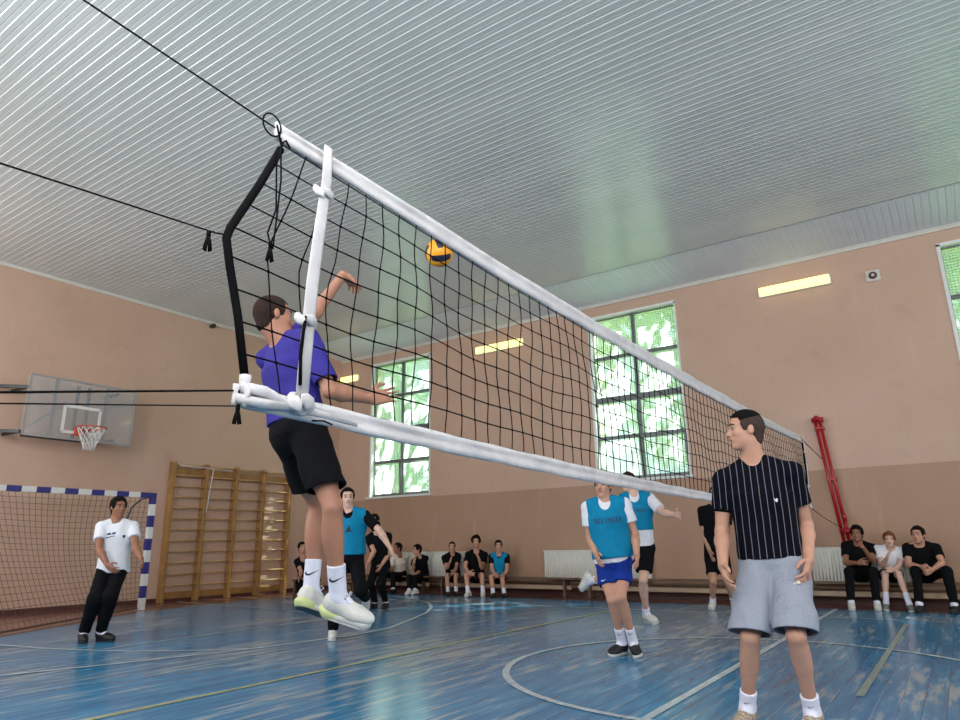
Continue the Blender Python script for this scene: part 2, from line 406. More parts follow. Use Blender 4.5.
class Field:
    def __init__(s, lo, hi, vox):
        s.vox = vox; s.lo = A(lo, float)-3*vox; n = np.ceil((A(hi)-s.lo)/vox).astype(int)+4; s.n = n
        s.D = np.full(n, .2, np.float32)
    def block(s, lo, hi):
        i0 = np.clip(np.floor((lo-s.lo)/s.vox).astype(int), 0, s.n-1); i1 = np.clip(np.ceil((hi-s.lo)/s.vox).astype(int)+1, 1, s.n)
        if (i1 <= i0).any(): return None, None
        g = np.meshgrid(*[s.lo[k]+s.vox*np.arange(i0[k], i1[k]) for k in range(3)], indexing='ij')
        return tuple(slice(i0[k], i1[k]) for k in range(3)), np.stack(g, -1)
    def add(s, pr, k=.02):
        lo, hi, f = pr; sl, P = s.block(lo-k-.02, hi+k+.02)
        if sl is None: return s
        d = f(P).astype(np.float32); D = s.D[sl]
        if k > 0:
            h = np.clip(k-np.abs(D-d), 0, None)/k; s.D[sl] = np.minimum(D, d)-h*h*k*.25
        else: s.D[sl] = np.minimum(D, d)
        return s
    def sub(s, pr, k=.008):
        lo, hi, f = pr; sl, P = s.block(lo-k-.02, hi+k+.02)
        if sl is None: return s
        d = -f(P).astype(np.float32); D = s.D[sl]
        h = np.clip(k-np.abs(D-d), 0, None)/k; s.D[sl] = np.maximum(D, d)+h*h*k*.25
        return s
    def shell(s, th): s.D = np.maximum(s.D, -(s.D+th)); return s
    def cut(s, p, n):
        """remove everything on the side the normal points to"""
        n = nrm(n); ax = [s.lo[k]+s.vox*np.arange(s.n[k]) for k in range(3)]
        d = ((ax[0]-p[0])*n[0])[:, None, None]+((ax[1]-p[1])*n[1])[None, :, None]+((ax[2]-p[2])*n[2])[None, None, :]
        s.D = np.maximum(s.D, d.astype(np.float32)); return s
    def keep(s, pr):
        """intersect"""
        lo, hi, f = pr; g = np.stack(np.meshgrid(*[s.lo[k]+s.vox*np.arange(s.n[k]) for k in range(3)], indexing='ij'), -1)
        s.D = np.maximum(s.D, f(g).astype(np.float32)); return s
    def noise(s, amp, freq, seed, stretch=(1, 1, 1)):
        r = np.random.default_rng(seed); band = np.abs(s.D) < .03
        idx = np.argwhere(band)
        if not len(idx): return s
        P = (s.lo+idx*s.vox)*A(stretch); v = np.zeros(len(P))
        for i in range(7):
            w = r.normal(size=3); w = w/np.linalg.norm(w)*freq*r.uniform(.6, 1.7)
            v += np.sin(P@w+r.uniform(0, 6.28)+1.5*np.sin(P@(r.normal(size=3)*freq*.4)))
        s.D[band] += (amp*v/3.).astype(np.float32); return s
    def union(s, o): s.D = np.minimum(s.D, o.D); return s
    def mesh(s, name, material, parent):
        D = s.D; sg = D < 0
        cnt = np.zeros(A(D.shape)-1, np.int8)
        for dx in (0, 1):
            for dy in (0, 1):
                for dz in (0, 1):
                    cnt += sg[dx:D.shape[0]-1+dx, dy:D.shape[1]-1+dy, dz:D.shape[2]-1+dz]
        act = (cnt > 0) & (cnt < 8); ci = np.argwhere(act)
        if not len(ci): return None
        idx = np.full(act.shape, -1, np.int32); idx[act] = np.arange(len(ci))
        pos = np.zeros((len(ci), 3)); num = np.zeros(len(ci))
        cs = [(dx, dy, dz) for dx in (0, 1) for dy in (0, 1) for dz in (0, 1)]
        vals = {c: D[ci[:, 0]+c[0], ci[:, 1]+c[1], ci[:, 2]+c[2]] for c in cs}
        for c in cs:
            for k in range(3):
                if c[k] == 0:
                    c2 = list(c); c2[k] = 1; c2 = tuple(c2)
                    a, b = vals[c], vals[c2]; cr = (a < 0) != (b < 0)
                    t = np.where(cr, a/(a-b+1e-12), 0)
                    p = A(c, float)[None, :].repeat(len(ci), 0); p[:, k] = t
                    pos += p*cr[:, None]; num += cr
        V = (ci+pos/num[:, None])*s.vox+s.lo
        off = A(wloc(parent)) if parent else 0
        F = []
        for k in range(3):
            k1, k2 = (k+1) % 3, (k+2) % 3
            sl0 = [slice(None)]*3; sl1 = [slice(None)]*3; sl0[k] = slice(0, -1); sl1[k] = slice(1, None)
            a = sg[tuple(sl0)]; b = sg[tuple(sl1)]
            e = np.argwhere(a != b); e = e[(e[:, k1] > 0) & (e[:, k2] > 0) & (e[:, k1] < D.shape[k1]-1) & (e[:, k2] < D.shape[k2]-1)]
            if not len(e): continue
            ina = a[e[:, 0], e[:, 1], e[:, 2]]
            def cell(o1, o2):
                q = e.copy(); q[:, k1] += o1; q[:, k2] += o2; return idx[q[:, 0], q[:, 1], q[:, 2]]
            q = np.stack([cell(-1, -1), cell(0, -1), cell(0, 0), cell(-1, 0)], 1)
            q[~ina] = q[~ina][:, ::-1]; F.append(q)
        F = np.concatenate(F); F = F[(F >= 0).all(1)]
        V = (V-off).astype(np.float32)
        me = bpy.data.meshes.new(name)
        me.vertices.add(len(V)); me.vertices.foreach_set('co', V.ravel())
        me.loops.add(len(F)*4); me.loops.foreach_set('vertex_index', F.ravel().astype(np.int32))
        me.polygons.add(len(F)); me.polygons.foreach_set('loop_start', np.arange(0, len(F)*4, 4, dtype=np.int32))
        me.polygons.foreach_set('use_smooth', np.ones(len(F), bool))
        me.update(calc_edges=True); me.validate()
        me.materials.append(material)
        o = bpy.data.objects.new(name, me); COL.objects.link(o)
        if parent: o.parent = parent
        return o

def decal(name, loops, mate, parent, target, centre, right, up, toward, size, lift=.002):
    """print laid on a cloth surface: loops = list of 2D polygons (unit size), projected on the target mesh from the front"""
    bm = bmesh.new()
    for lp in loops:
        try: bm.faces.new([bm.verts.new((x, y, 0)) for x, y in lp])
        except Exception: pass
    bmesh.ops.triangulate(bm, faces=bm.faces[:])
    for _ in range(2):
        lg = [e for e in bm.edges if e.calc_length() > .12]
        if lg: bmesh.ops.subdivide_edges(bm, edges=lg, cuts=1)
    bmesh.ops.triangulate(bm, faces=bm.faces[:])
    me = target.data; vs = [v.co.copy() for v in me.vertices]; fs = [tuple(p.vertices) for p in me.polygons]
    tree = BVHTree.FromPolygons(vs, fs)
    off = wloc(target); poff = wloc(parent)
    right = nrm(right); up = nrm(up); tw = nrm(toward); ok = 0
    for v in bm.verts:
        p = A(centre)+right*v.co.x*size+up*v.co.y*size
        o = Vector(p+tw*.25)-off
        hit = tree.ray_cast(o, Vector(-tw), .6)
        q = (hit[0]+off+Vector(tw)*lift) if hit[0] is not None else Vector(p)
        ok += hit[0] is not None
        v.co = q-poff
    m2 = bpy.data.meshes.new(name); bm.to_mesh(m2); bm.free(); m2.materials.append(mate)
    o = bpy.data.objects.new(name, m2); COL.objects.link(o); o.parent = parent
    return o
SWOOSH = [[(-.5, -.02), (-.38, .10), (-.43, .0), (-.36, -.10), (-.22, -.12), (.5, .14), (-.2, -.24), (-.38, -.24), (-.5, -.14)]]
def text_loops(txt):
    """letter outlines as simple stroke boxes (block capitals)"""
    G = {'S': ['111', '100', '111', '001', '111'], 'E': ['111', '100', '110', '100', '111'], 'L': ['100', '100', '100', '100', '111'],
         'I': ['010', '010', '010', '010', '010'], 'N': ['101', '111', '111', '101', '101'], 'G': ['111', '100', '101', '101', '111'],
         'R': ['110', '101', '110', '101', '101'], '3': ['111', '001', '011', '001', '111'], 'A': ['010', '101', '111', '101', '101']}
    out = []; n = len(txt); w = 1.0/(n*4-1)
    for i, ch in enumerate(txt):
        for r, row in enumerate(G[ch]):
            for c, b in enumerate(row):
                if b == '1':
                    x = -.5+(i*4+c)*w; y = (2-r)*w*1.15
                    out.append([(x, y), (x+w*1.02, y), (x+w*1.02, y+w*1.17), (x, y+w*1.17)])
    return out

# ------------------------------------------------------------------ people
LEN = dict(th=.435, ca=.425, ua=.295, fa=.26)
def solve(parent, u, v, L, sign):
    d = nrm(ray(u, v)); w = parent-ORG; b = w@d; disc = b*b-(w@w-L*L)
    if disc < 0: return ORG+d*b
    return ORG+d*(b-sign*math.sqrt(disc))
def place(px, base_d, dep, s):
    """px: joint name -> (u, v) pixel; dep: sign or metres towards the camera per joint; base_d: horizontal distance of the trunk"""
    P = px; J = {}
    def pt(key, off=0.):
        u, v = P[key]; d = ray(u, v); h = math.hypot(d[0], d[1]); return ORG+d*(base_d-off)/h
    for k in ('head', 'neck', 'sL', 'sR', 'hL', 'hR'): J[k] = pt(k, dep.get(k, 0.))
    for a in 'LR':
        J['e'+a] = solve(J['s'+a], *P['e'+a], LEN['ua']*s, dep.get('e'+a, 1)); J['w'+a] = solve(J['e'+a], *P['w'+a], LEN['fa']*s, dep.get('w'+a, 1))
        J['t'+a] = solve(J['w'+a], *P['t'+a], .175*s, dep.get('t'+a, 1))
        J['k'+a] = solve(J['h'+a], *P['k'+a], LEN['th']*s, dep.get('k'+a, 1)); J['a'+a] = solve(J['k'+a], *P['a'+a], LEN['ca']*s, dep.get('a'+a, 1))
        J['o'+a] = solve(J['a'+a], *P['o'+a], .20*s, dep.get('o'+a, 1))
    return J

def person(label, px, dist, dep, s=1.0, vox=.010, face=(0, 0, 0), headup=(0, 0, 1), skin=SKIN, hair=(HAIR_D, .012, .0),
           top=None, bottom=None, bib=None, socks=(SOCK, .13), shoes=(SHOE_K, SOLE_W), ground=True, group=None, curl=(.5, .5), palm=None,
           hem=.04, sleeve=.60, legcut=.85, hollow=False, loose=0.0, legloose=0.0, hair2=None, laces=None, palms=None, bibhem=None, fatk=1.0, slim=1.0, flatfeet=('L', 'R'), seed=1):
    J = place(px, dist, dep, s)
    if ground:
        za = .098*s
        for a in flatfeet:
            dz = za-J['a'+a][2]; J['a'+a] = J['a'+a]+A([0, 0, dz])
            fv = J['o'+a]-J['a'+a]; fv[2] = 0; fv = nrm(fv) if np.linalg.norm(fv) > .03 else nrm(A([-J['a'+a][0], -J['a'+a][1], 0]))
            J['o'+a] = J['a'+a]+fv*.19*s-A([0, 0, .07*s])
    C = (J['sL']+J['sR'])/2; Pv = (J['hL']+J['hR'])/2
    up = nrm(C-Pv); lat = J['sR']-J['sL']; lat = nrm(lat-up*(lat@up)); frt = np.cross(up, lat)
    lp = J['hR']-J['hL']; lp = nrm(lp-up*(lp@up)); fp = np.cross(up, lp)
    # keep human shoulder and hip widths
    for a, sg in (('L', -1), ('R', 1)):
        J['s'+a] = C+lat*sg*.175*s*slim; J['h'+a] = Pv+lp*sg*.082*s
    hf = nrm(face) if np.linalg.norm(face) > 0 else frt
    hu = nrm(A(headup, float)); hf = nrm(hf-hu*(hf@hu)) if abs(hf@hu) < .98 else hf; hr = np.cross(hf, hu)
    allp = np.stack(list(J.values())); lo = allp.min(0)-.2*s; hi = allp.max(0)+.2*s
    zb = 0.0 if ground else float(min(J['oL'][2], J['oR'][2])-.04)
    root = empty('person', (Pv[0], Pv[1], zb), label, 'person', group)
    k = .03*s; tk = .78 if bottom and bottom[1] == 'trousers' else fatk
    # ---- body
    B = Field(lo, hi, vox)
    B.add(p_ell(C-up*.12*s, (lat, frt, up), (.158*s*slim, .105*s, .18*s)), k)
    B.add(p_ell(Pv+up*.15*s, (lat, frt, up), (.128*s*slim, .092*s, .17*s)), .05*s)
    B.add(p_ell(Pv+up*.02*s, (lp, fp, up), (.155*s*slim, .108*s, .115*s)), .05*s)
    B.add(p_cone(J['sL'], J['sR'], .048*s, .048*s), .04*s)
    for a in 'LR':
        S, E_, Wr, T = J['s'+a], J['e'+a], J['w'+a], J['t'+a]
        B.add(p_cone(J['neck']+up*.02*s, S+up*.0*s, .036*s, .042*s), .04*s)
        B.add(p_cone(S, S+(E_-S)*.5, .052*s, .046*s), .025*s)
        B.add(p_cone(S+(E_-S)*.4, E_, .048*s, .036*s), .02*s)
        m = E_+(Wr-E_)*.28
        B.add(p_cone(E_, m, .037*s, .041*s), .02*s); B.add(p_cone(m, Wr, .041*s, .025*s), .02*s)
        # hand
        d = nrm(T-Wr); sg = 1 if a == 'R' else -1
        pn = A(palms[a], float) if palms and a in palms else (-lat*sg if a == 'R' else lat)
        pn = nrm(pn-d*(pn@d)); q = np.cross(d, pn)*sg      # thumb side
        cu = curl[0] if a == 'L' else curl[1]
        B.add(p_cone(Wr, Wr+d*.03*s, .025*s, .026*s, pn, .75), .015*s)
        B.add(p_box(Wr+d*.055*s, (d, q, pn), (.048*s, .040*s, .0145*s), .013*s), .015*s)
        for i in range(4):
            fb = Wr+d*(.092-.004*abs(i-1.2))*s+q*(.029-.0195*i)*s
            L = (.070, .078, .073, .056)[i]*s; dr = nrm(d+q*(.12-.08*i)); r0 = .0088*s
            for j, fr in enumerate((.45, .31, .24)):
                an = cu*(.55, .9, .7)[j]
                dr = nrm(dr*math.cos(an)+pn*math.sin(an)); ne = fb+dr*L*fr
                # keep bending in the same plane
                B.add(p_cone(fb, ne, r0, r0*.92), .004*s); r0 *= .92; fb = ne
        tb = Wr+d*.022*s+q*.026*s; td = nrm(q*.75+d*.65+pn*.35)
        t1 = tb+td*.046*s; t2 = t1+nrm(td*.6+d*.7+pn*.25*cu)*.034*s; t3 = t2+nrm(d+pn*.4*cu-q*.1)*.026*s
        B.add(p_cone(tb, t1, .0155*s, .0115*s), .012*s); B.add(p_cone(t1, t2, .0112*s, .0105*s), .004*s); B.add(p_cone(t2, t3, .0105*s, .0085*s), .003*s)
        # leg
        Hh, K, An, O = J['h'+a], J['k'+a], J['a'+a], J['o'+a]
        sh = nrm(An-K); g = nrm(O-An); bk = -(g-sh*(g@sh)); bk = nrm(bk) if np.linalg.norm(bk) > .1 else -fp
        B.add(p_cone(Hh, K, .080*s*min(tk, 1.05), .047*s), .04*s)
        td_ = nrm(K-Hh); tb_ = bk-td_*(bk@td_); tb_ = nrm(tb_) if np.linalg.norm(tb_) > .1 else nrm(np.cross(td_, lp))
        B.add(p_ell(Hh+(K-Hh)*.40-bk*.008*s, (td_, tb_, np.cross(td_, tb_)), (.17*s, .067*s*tk, .066*s*tk)), .04*s)
        B.add(p_cone(K, An-sh*.03*s, .046*s, .033*s), .012*s)
        B.add(p_ell(K+(An-K)*.30+bk*.016*s, (sh, bk, nrm(np.cross(sh, bk))), (.13*s, .040*s*fatk, .044*s*fatk)), .03*s)
        B.add(p_cone(An-sh*.05*s, An, .034*s, .036*s), .015*s)
        e1 = nrm(O-An); e2 = K-An; e2 = nrm(e2-e1*(e2@e1)); al = math.atan2(.07, .19)
        fw = math.cos(al)*e1+math.sin(al)*e2; fu = -math.sin(al)*e1+math.cos(al)*e2; fl = np.cross(fw, fu)
        J['F'+a] = (fw, fu, fl)
        B.add(p_cone(An-fu*.02*s, An+fw*.11*s-fu*.055*s, .034*s, .026*s), .02*s)
    # neck and head
    hc = J['head']
    B.add(p_cone(J['neck']-up*.04*s, hc-hu*.065*s-hf*.018*s, .060*s, .054*s), .03*s)
    B.add(p_ell(hc+hu*.028*s-hf*.012*s, (hr, hf, hu), (.074*s, .095*s, .086*s)), .02*s)
    B.add(p_ell(hc-hu*.045*s+hf*.022*s, (hr, hf, hu), (.057*s, .066*s, .068*s)), .025*s)
    B.add(p_ell(hc-hu*.098*s+hf*.062*s, (hr, hf, hu), (.024*s, .020*s, .017*s)), .025*s)
    B.add(p_cone(hc+hu*.024*s+hf*.074*s-hr*.03*s, hc+hu*.024*s+hf*.074*s+hr*.03*s, .011*s, .011*s), .015*s)
    for q in (-1, 1):
        B.sub(p_ell(hc+hu*.006*s+hf*.094*s+hr*q*.031*s, (hr, hf, hu), (.016*s, .015*s, .010*s)), .010*s)
        B.add(p_ell(hc-hu*.022*s+hf*.055*s+hr*q*.038*s, (hr, hf, hu), (.018*s, .024*s, .018*s)), .02*s)
        ea = nrm(hf*.3+hr*q); B.add(p_ell(hc-hu*.008*s-hf*.012*s+hr*q*.074*s, (ea, np.cross(hu, ea), hu), (.010*s, .017*s, .029*s)), .006*s)
    B.add(p_cone(hc+hu*.008*s+hf*.078*s, hc-hu*.028*s+hf*.100*s, .008*s, .0125*s), .010*s)
    B.add(p_cone(hc-hu*.031*s+hf*.088*s-hr*.011*s, hc-hu*.031*s+hf*.088*s+hr*.011*s, .0085*s, .0085*s), .008*s)
    B.add(p_ell(hc-hu*.056*s+hf*.080*s, (hr, hf, hu), (.024*s, .014*s, .011*s)), .008*s)
    body = B.mesh('body', skin, root)
    # eyes, brows
    for q in (-1, 1):
        e = MB(); c = hc+hu*.006*s+hf*.0712*s+hr*q*.031*s
        sph(e, c, .0120*s, 10, 8); e.cur = 1; sph(e, c+hf*.0052*s, .0082*s, 8, 6)
        e.build('eye', [EYEW, EYED], root, True)
        e = MB(); e.tube([hc+hu*.026*s+hf*.083*s+hr*q*.047*s-hf*.012*s, hc+hu*.032*s+hf*.087*s+hr*q*.03*s, hc+hu*.028*s+hf*.089*s+hr*q*.014*s], [.003*s, .0045*s, .0035*s], 6)
        e.build('eyebrow', hair[0], root, True)
    e = MB(); e.tube([hc-hu*.056*s+hf*.088*s-hr*.022*s, hc-hu*.054*s+hf*.0955*s-hr*.008*s, hc-hu*.054*s+hf*.0955*s+hr*.008*s, hc-hu*.056*s+hf*.088*s+hr*.022*s], [.002*s, .0052*s, .0052*s, .002*s], 6)
    e.build('lips', LIP, root, True)
    # hair
    hm, hth, hn = hair
    hb = Field(hc-.16*s, hc+.17*s, min(vox, .007))
    hb.add(p_ell(hc+hu*(.028+hth*.5)*s-hf*.012*s, (hr, hf, hu), ((.075+hth)*s, (.096+hth)*s, (.087+hth)*s)), 0)
    hb.add(p_cone(hc-hf*.045*s, hc-hu*.05*s-hf*.045*s, (.058+hth)*s, (.048+hth*.6)*s), .02*s)
    if hn: hb.noise(hn, 90, seed)
    hb.cut(hc-hu*.072*s-hf*.03*s, nrm(-hu+hf*.25))
    hb.sub(p_ell(hc-hu*.040*s+hf*.088*s, (hr, hf, hu), (.084*s, .092*s, .118*s)), .005*s)
    hb.sub(p_box(hc-hu*.02*s+hf*.085*s, (hr, hf, hu), (.062*s, .060*s, .090*s), .02*s), .006*s)
    hb.sub(p_ell(hc-hu*.070*s+hf*.020*s, (hr, hf, hu), (.12*s, .058*s, .066*s)), .008*s)
    for q in (-1, 1):
        hb.sub(p_ell(hc-hu*.016*s-hf*.008*s+hr*q*.086*s, (hr, hf, hu), (.022*s, .019*s, .030*s)), .005*s)
    hb.mesh('hair', hm, root)
    if hair2:
        h2 = Field(hc-.16*s, hc+.17*s, min(vox, .006)); h2.D = None
        h2 = Field(hc-.16*s, hc+.17*s, min(vox, .007)); h2.D = hb.D-.0025*s; h2.cut(hc+hu*.062*s-hf*.02*s, -hu-hf*.25); h2.mesh('hair_top', hair2, root)
    out = {'root': root, 'J': J, 'lat': lat, 'frt': frt, 'up': up, 'C': C, 'P': Pv}
    th = max(.008, 1.7*vox)
    # ---- top garment
    def torso(lat_add, hemz, name, m, sl, neckr, vneck, arm_hole=False, nseed=3):
        T = Field(lo, hi, vox); g = lat_add
        Hm = Pv+up*hemz*s; nk = J['neck']+frt*.012*s; nkd = nrm(nrm(hc-J['neck'])*.5+up*.5)
        T.add(p_ell(C-up*.11*s, (lat, frt, up), (.166*s*slim+g, .115*s+g, .165*s)), 0)
        T.add(p_trunk(C-up*.10*s, Hm-up*.05*s, .166*s*slim+g, .116*s+g, .174*s*slim+g+loose, .132*s+g+loose, nrm(lat*.6+lp*.4), nrm(frt*.6+fp*.4)), .06*s)
        T.add(p_cone(J['sL'], J['sR'], .057*s+g, .057*s+g), .05*s)
        for a in 'LR': T.add(p_cone(J['neck']+up*.012*s, J['s'+a]+up*.006*s, .044*s+g*.6, .052*s+g*.6), .03*s)
        if nseed: T.noise((.0055 if hollow else .0045)*s, 24, nseed, (1, 1, .45)); T.noise(.0018*s, 60, nseed+5, (1, 1, .6))
        if arm_hole:
            for a in 'LR':
                T.sub(p_ell(J['s'+a]+(J['s'+a]-C)*.30-up*.01*s, (lat, frt, up), (.052*s, .13*s, .125*s)), .01*s)
        if hollow: T.shell(th)
        T.cut(Hm, -up)
        T.sub(p_cone(nk, nk+nkd*.2*s, neckr*s, (neckr+.05)*s), .006*s)
        if vneck: T.sub(p_ell(J['neck']-up*.02*s+frt*.08*s, (lat, frt, up), (neckr*s, .09*s, vneck*s)), .006*s)
        if sl:
            for a in 'LR':
                S, E_ = J['s'+a], J['e'+a]; d = nrm(E_-S); L = np.linalg.norm(E_-S)
                q = Field(lo, hi, vox); en = S+d*L*sl
                q.add(p_cone(S, en+d*.03*s, .064*s+g, (.064 if sl < .9 else .052)*s+g+loose*.3), 0)
                if sl > .9: q.add(p_cone(E_, J['w'+a], .05*s+g, .036*s+g), .02)
                q.noise(.003*s, 30, nseed+1)
                if hollow: q.shell(th)
                if sl < .9: q.cut(en, d)
                T.D = smin(T.D, q.D, .012)
        return T.mesh(name, m, root)
    if top:
        out['top'] = torso(.0, hem-.06, top[1], top[0], sleeve, .048, .0, nseed=seed*3)
    if bib:
        out['bib'] = torso(.015, hem+.02 if bibhem is None else bibhem, 'bib_vest', bib, 0, .058, .085, True, nseed=seed*3+1)
    # ---- legs garment
    if bottom:
        m, kind = bottom
        G = Field(lo, hi, vox); wz = Pv+up*.13*s
        G.add(p_ell(Pv+up*.01*s, (lp, fp, up), (.164*s*slim+legloose*.4*s, .120*s+legloose*.3*s, .135*s)), 0)
        G.add(p_trunk(Pv+up*.18*s, Pv-up*.0*s, .142*s*slim, .108*s, .168*s*slim, .122*s, lp, fp), .02*s)
        G.noise(.003*s, 28, seed+40)
        if hollow: G.shell(th)
        G.cut(wz, up)
        for a in 'LR':
            Hh, K, An = J['h'+a], J['k'+a], J['a'+a]; d = nrm(K-Hh); L = np.linalg.norm(K-Hh)
            q = Field(lo, hi, vox)
            if kind == 'shorts':
                en = Hh+(K-Hh)*legcut if legcut <= 1 else K+(An-K)*(legcut-1)
                dd = nrm(en-Hh)
                q.add(p_cone(Hh+dd*.01, en+dd*.03*s, (.086+legloose*.45)*s, (.082+legloose)*s), 0)
            else:
                q.add(p_cone(Hh, K, .086*s, (.064+legloose)*s), 0); q.add(p_cone(K, An-nrm(An-K)*.03*s, (.066+legloose)*s, (.050+legloose)*s), .03*s)
            q.noise((.0075 if hollow else .0045)*s, 20, seed+50); q.noise(.002*s, 60, seed+55)
            if kind == 'shorts':
                if hollow: q.shell(th)
                q.cut(en, nrm(dd+A([0, 0, -.9])) if dd[2] < -.6 else dd)
            else: q.cut(An-nrm(An-K)*(.02)*s, An-K)
            G.D = smin(G.D, q.D, .02)
        out['bottom'] = G.mesh('shorts' if kind == 'shorts' else 'trousers', m, root)
    # ---- socks and shoes
    for a in 'LR':
        K, An = J['k'+a], J['a'+a]; fw, fu, fl = J['F'+a]; d = nrm(An-K)
        if socks:
            q = Field(An-.28*s, An+.2*s, min(vox, .008)); st = An-d*socks[1]*s
            q.add(p_cone(st-d*.03*s, An, .045*s, .041*s), 0); q.add(p_cone(An, An+fw*.08*s-fu*.04*s, .040*s, .034*s), .02*s)
            q.noise(.0008*s, 70, seed+60); q.cut(st, -d)
            out['sock'+a] = q.mesh('sock', socks[0], root)
        q = Field(An-.3*s, An+.3*s, min(vox, .008))
        q.add(p_ell(An+fw*.115*s-fu*.058*s, (fw, fl, fu), (.088*s, .047*s, .040*s)), 0)
        q.add(p_ell(An-fw*.012*s-fu*.045*s, (fw, fl, fu), (.058*s, .041*s, .052*s)), .03*s)
        q.add(p_cone(An-fw*.012*s-fu*.02*s, An+fw*.10*s-fu*.045*s, .045*s, .034*s), .03*s)
        q.sub(p_cone(An+fu*.00*s, An+fu*.12*s, .034*s, .05*s), .006*s)
        q.cut(An-fu*.073*s, -fu)
        shoe = q.mesh('shoe', shoes[0], root)
        q = Field(An-.3*s, An+.3*s, min(vox, .006))
        q.add(p_cone(An-fw*.03*s-fu*.085*s, An+fw*.05*s-fu*.085*s, .041*s, .038*s), 0)
        q.add(p_cone(An+fw*.05*s-fu*.085*s, An+fw*.145*s-fu*.083*s, .038*s, .045*s), .02*s)
        q.cut(An-fu*.070*s, fu); q.cut(An-fu*.0965*s, -fu)
        q.mesh('sole', shoes[1], shoe)
        if laces:
            e = MB()
            for j in range(4):
                c0 = An+fw*(.055+.02*j)*s+fu*(.008-.014*j)*s
                e.tube([c0-fl*.026*s-fu*.012*s, c0+fu*.000*s, c0+fl*.026*s+fw*.008*s-fu*.012*s], .0045*s, 6)
            c0 = An+fw*.05*s+fu*.012*s
            for q_ in ((-1, 1) if laces == WHITEC else ()):
                e.tube([c0, c0+fl*q_*.02*s+fu*.022*s, c0+fl*q_*.04*s+fu*.012*s, c0+fl*q_*.025*s, c0], .0025*s, 5)
            e.build('laces', laces, shoe, True)
        out['shoe'+a] = shoe
    return out
def smin(a, b, k):
    h = np.clip(k-np.abs(a-b), 0, None)/k; return np.minimum(a, b)-h*h*k*.25
def sph(mb, c, r, nu=12, nv=8, scale=(1, 1, 1)):
    base = len(mb.v); c = A(c, float)
    for j in range(nv+1):
        ph = math.pi*j/nv
        for i in range(nu):
            th = 2*math.pi*i/nu
            mb.v.append(tuple(c+A([math.sin(ph)*math.cos(th)*scale[0], math.sin(ph)*math.sin(th)*scale[1], math.cos(ph)*scale[2]])*r))
    for j in range(nv):
        for i in range(nu):
            i2 = (i+1) % nu
            if j == 0: mb.f.append((base+i, base+nu+i, base+nu+i2))
            elif j == nv-1: mb.f.append((base+j*nu+i, base+(j+1)*nu+i, base+j*nu+i2))
            else: mb.f.append((base+j*nu+i, base+(j+1)*nu+i, base+(j+1)*nu+i2, base+j*nu+i2))
            mb.mi.append(mb.cur)
# ================================================================== the room
WY, WX, NYW, EX = 12.0, -12.5, -0.9, 9.1       # far, left, near and right wall faces
ZL, ZF = 5.64, 5.57                            # ceiling at the left wall, top of the far wall
CE = 10.66                                     # where the flat ceiling gives way to the sloping strip
def struct(mb, name, m, parent=None, bevel=0.):
    o = mb.build(name, m, parent, bevel=bevel)
    if parent is None: o['kind'] = 'structure'
    return o
# floor: blue court and brown margin
BL = [on_plane(0, 637, 2, 0.)[:2], on_plane(143, 612, 2, 0.)[:2]]
dirn = nrm(BL[1]-BL[0]); q0 = BL[0]-dirn*3.3
YB = 11.05
corner = A([-11.25, YB]); 
blue = [(q0[0], NYW), (q0[0], q0[1]) if q0[1] > NYW else (q0[0], NYW+.01), tuple(BL[0]), tuple(BL[1]), (-11.35, 7.6), (-11.30, YB), (8.9, YB), (8.9, NYW)]
m = MB(); m.box((WX-.3, NYW-.3, -.12), (EX+.3, WY+.4, -.004)); struct(m, 'floor', FLOORR)
m = MB(); m.poly([(x, y, .0) for x, y in blue]); o = m.build('blue_court_paint', FLOORB); o.name = 'trim_1'; o['kind'] = 'structure'
# court lines
def ribbon(mb, pts, w, z=.004, closed=False):
    P = [A(p, float) for p in pts]; n = len(P); L = []
    for i in range(n):
        a = P[i-1] if (closed or i) else P[0]; b = P[(i+1) % n] if (closed or i < n-1) else P[-1]
        t = nrm(b-a); L.append(A([-t[1], t[0]])*w/2)
    for i in range(n if closed else n-1):
        j = (i+1) % n
        mb.poly([(*(P[i]-L[i]), z), (*(P[j]-L[j]), z), (*(P[j]+L[j]), z), (*(P[i]+L[i]), z)])
def arc(c, r, a0, a1, n=48): return [(c[0]+r*math.cos(math.radians(a0+(a1-a0)*i/n)), c[1]+r*math.sin(math.radians(a0+(a1-a0)*i/n))) for i in range(n+1)]
def line(pts, w, m_, name, z=.004, closed=False):
    mb = MB(); ribbon(mb, pts, w, z, closed); o = mb.build(name, m_); o['kind'] = 'structure'; return o
NX = -1.6
line([(NX, NYW+.8), (NX, WY-1.0)], .055, LINEW, 'trim_2', .0035)
line(arc((-1.50, 5.67), 1.80, 0, 360, 96)[:-1], .055, LINEW, 'trim_3', .0045, True)
line([(-4.33, NYW+.5), (-4.33, 10.2)], .05, LINEY, 'trim_4')
line([(-0.68, 5.1), (-0.68, 9.5)], .045, LINEF, 'trim_5', .0038)
line([(-10.2, 9.85), (8, 9.85)], .035, LINEW, 'trim_6', .0042)
line([(x, y) for x, y in [(-6.9, 1.6), (-6.46, 2.65), (-6.15, 3.55), (-5.85, 4.67), (-5.71, 5.75), (-5.80, 6.5), (-6.14, 7.25), (-6.6, 8.2), (-7.15, 9.0), (-7.7, 9.6), (-8.4, 10.1), (-9.4, 10.6)]], .05, LINEW, 'trim_7', .0046)
line([(-9.3, 3.3), (-8.54, 3.46), (-7.8, 3.58), (-7.24, 3.73), (-6.8, 3.9), (-6.47, 4.1), (-6.1, 4.36), (-5.82, 4.66)], .04, LINEW, 'trim_8', .0049)
line([(-7.2, 3.85), (-7.3, 5.1), (-7.3, 7.47)], .04, LINEW, 'trim_9', .0037)
line([(-12.3, 7.85), (-8.49, 7.47), (-7.3, 7.42)], .04, LINEW, 'trim_10', .0051)
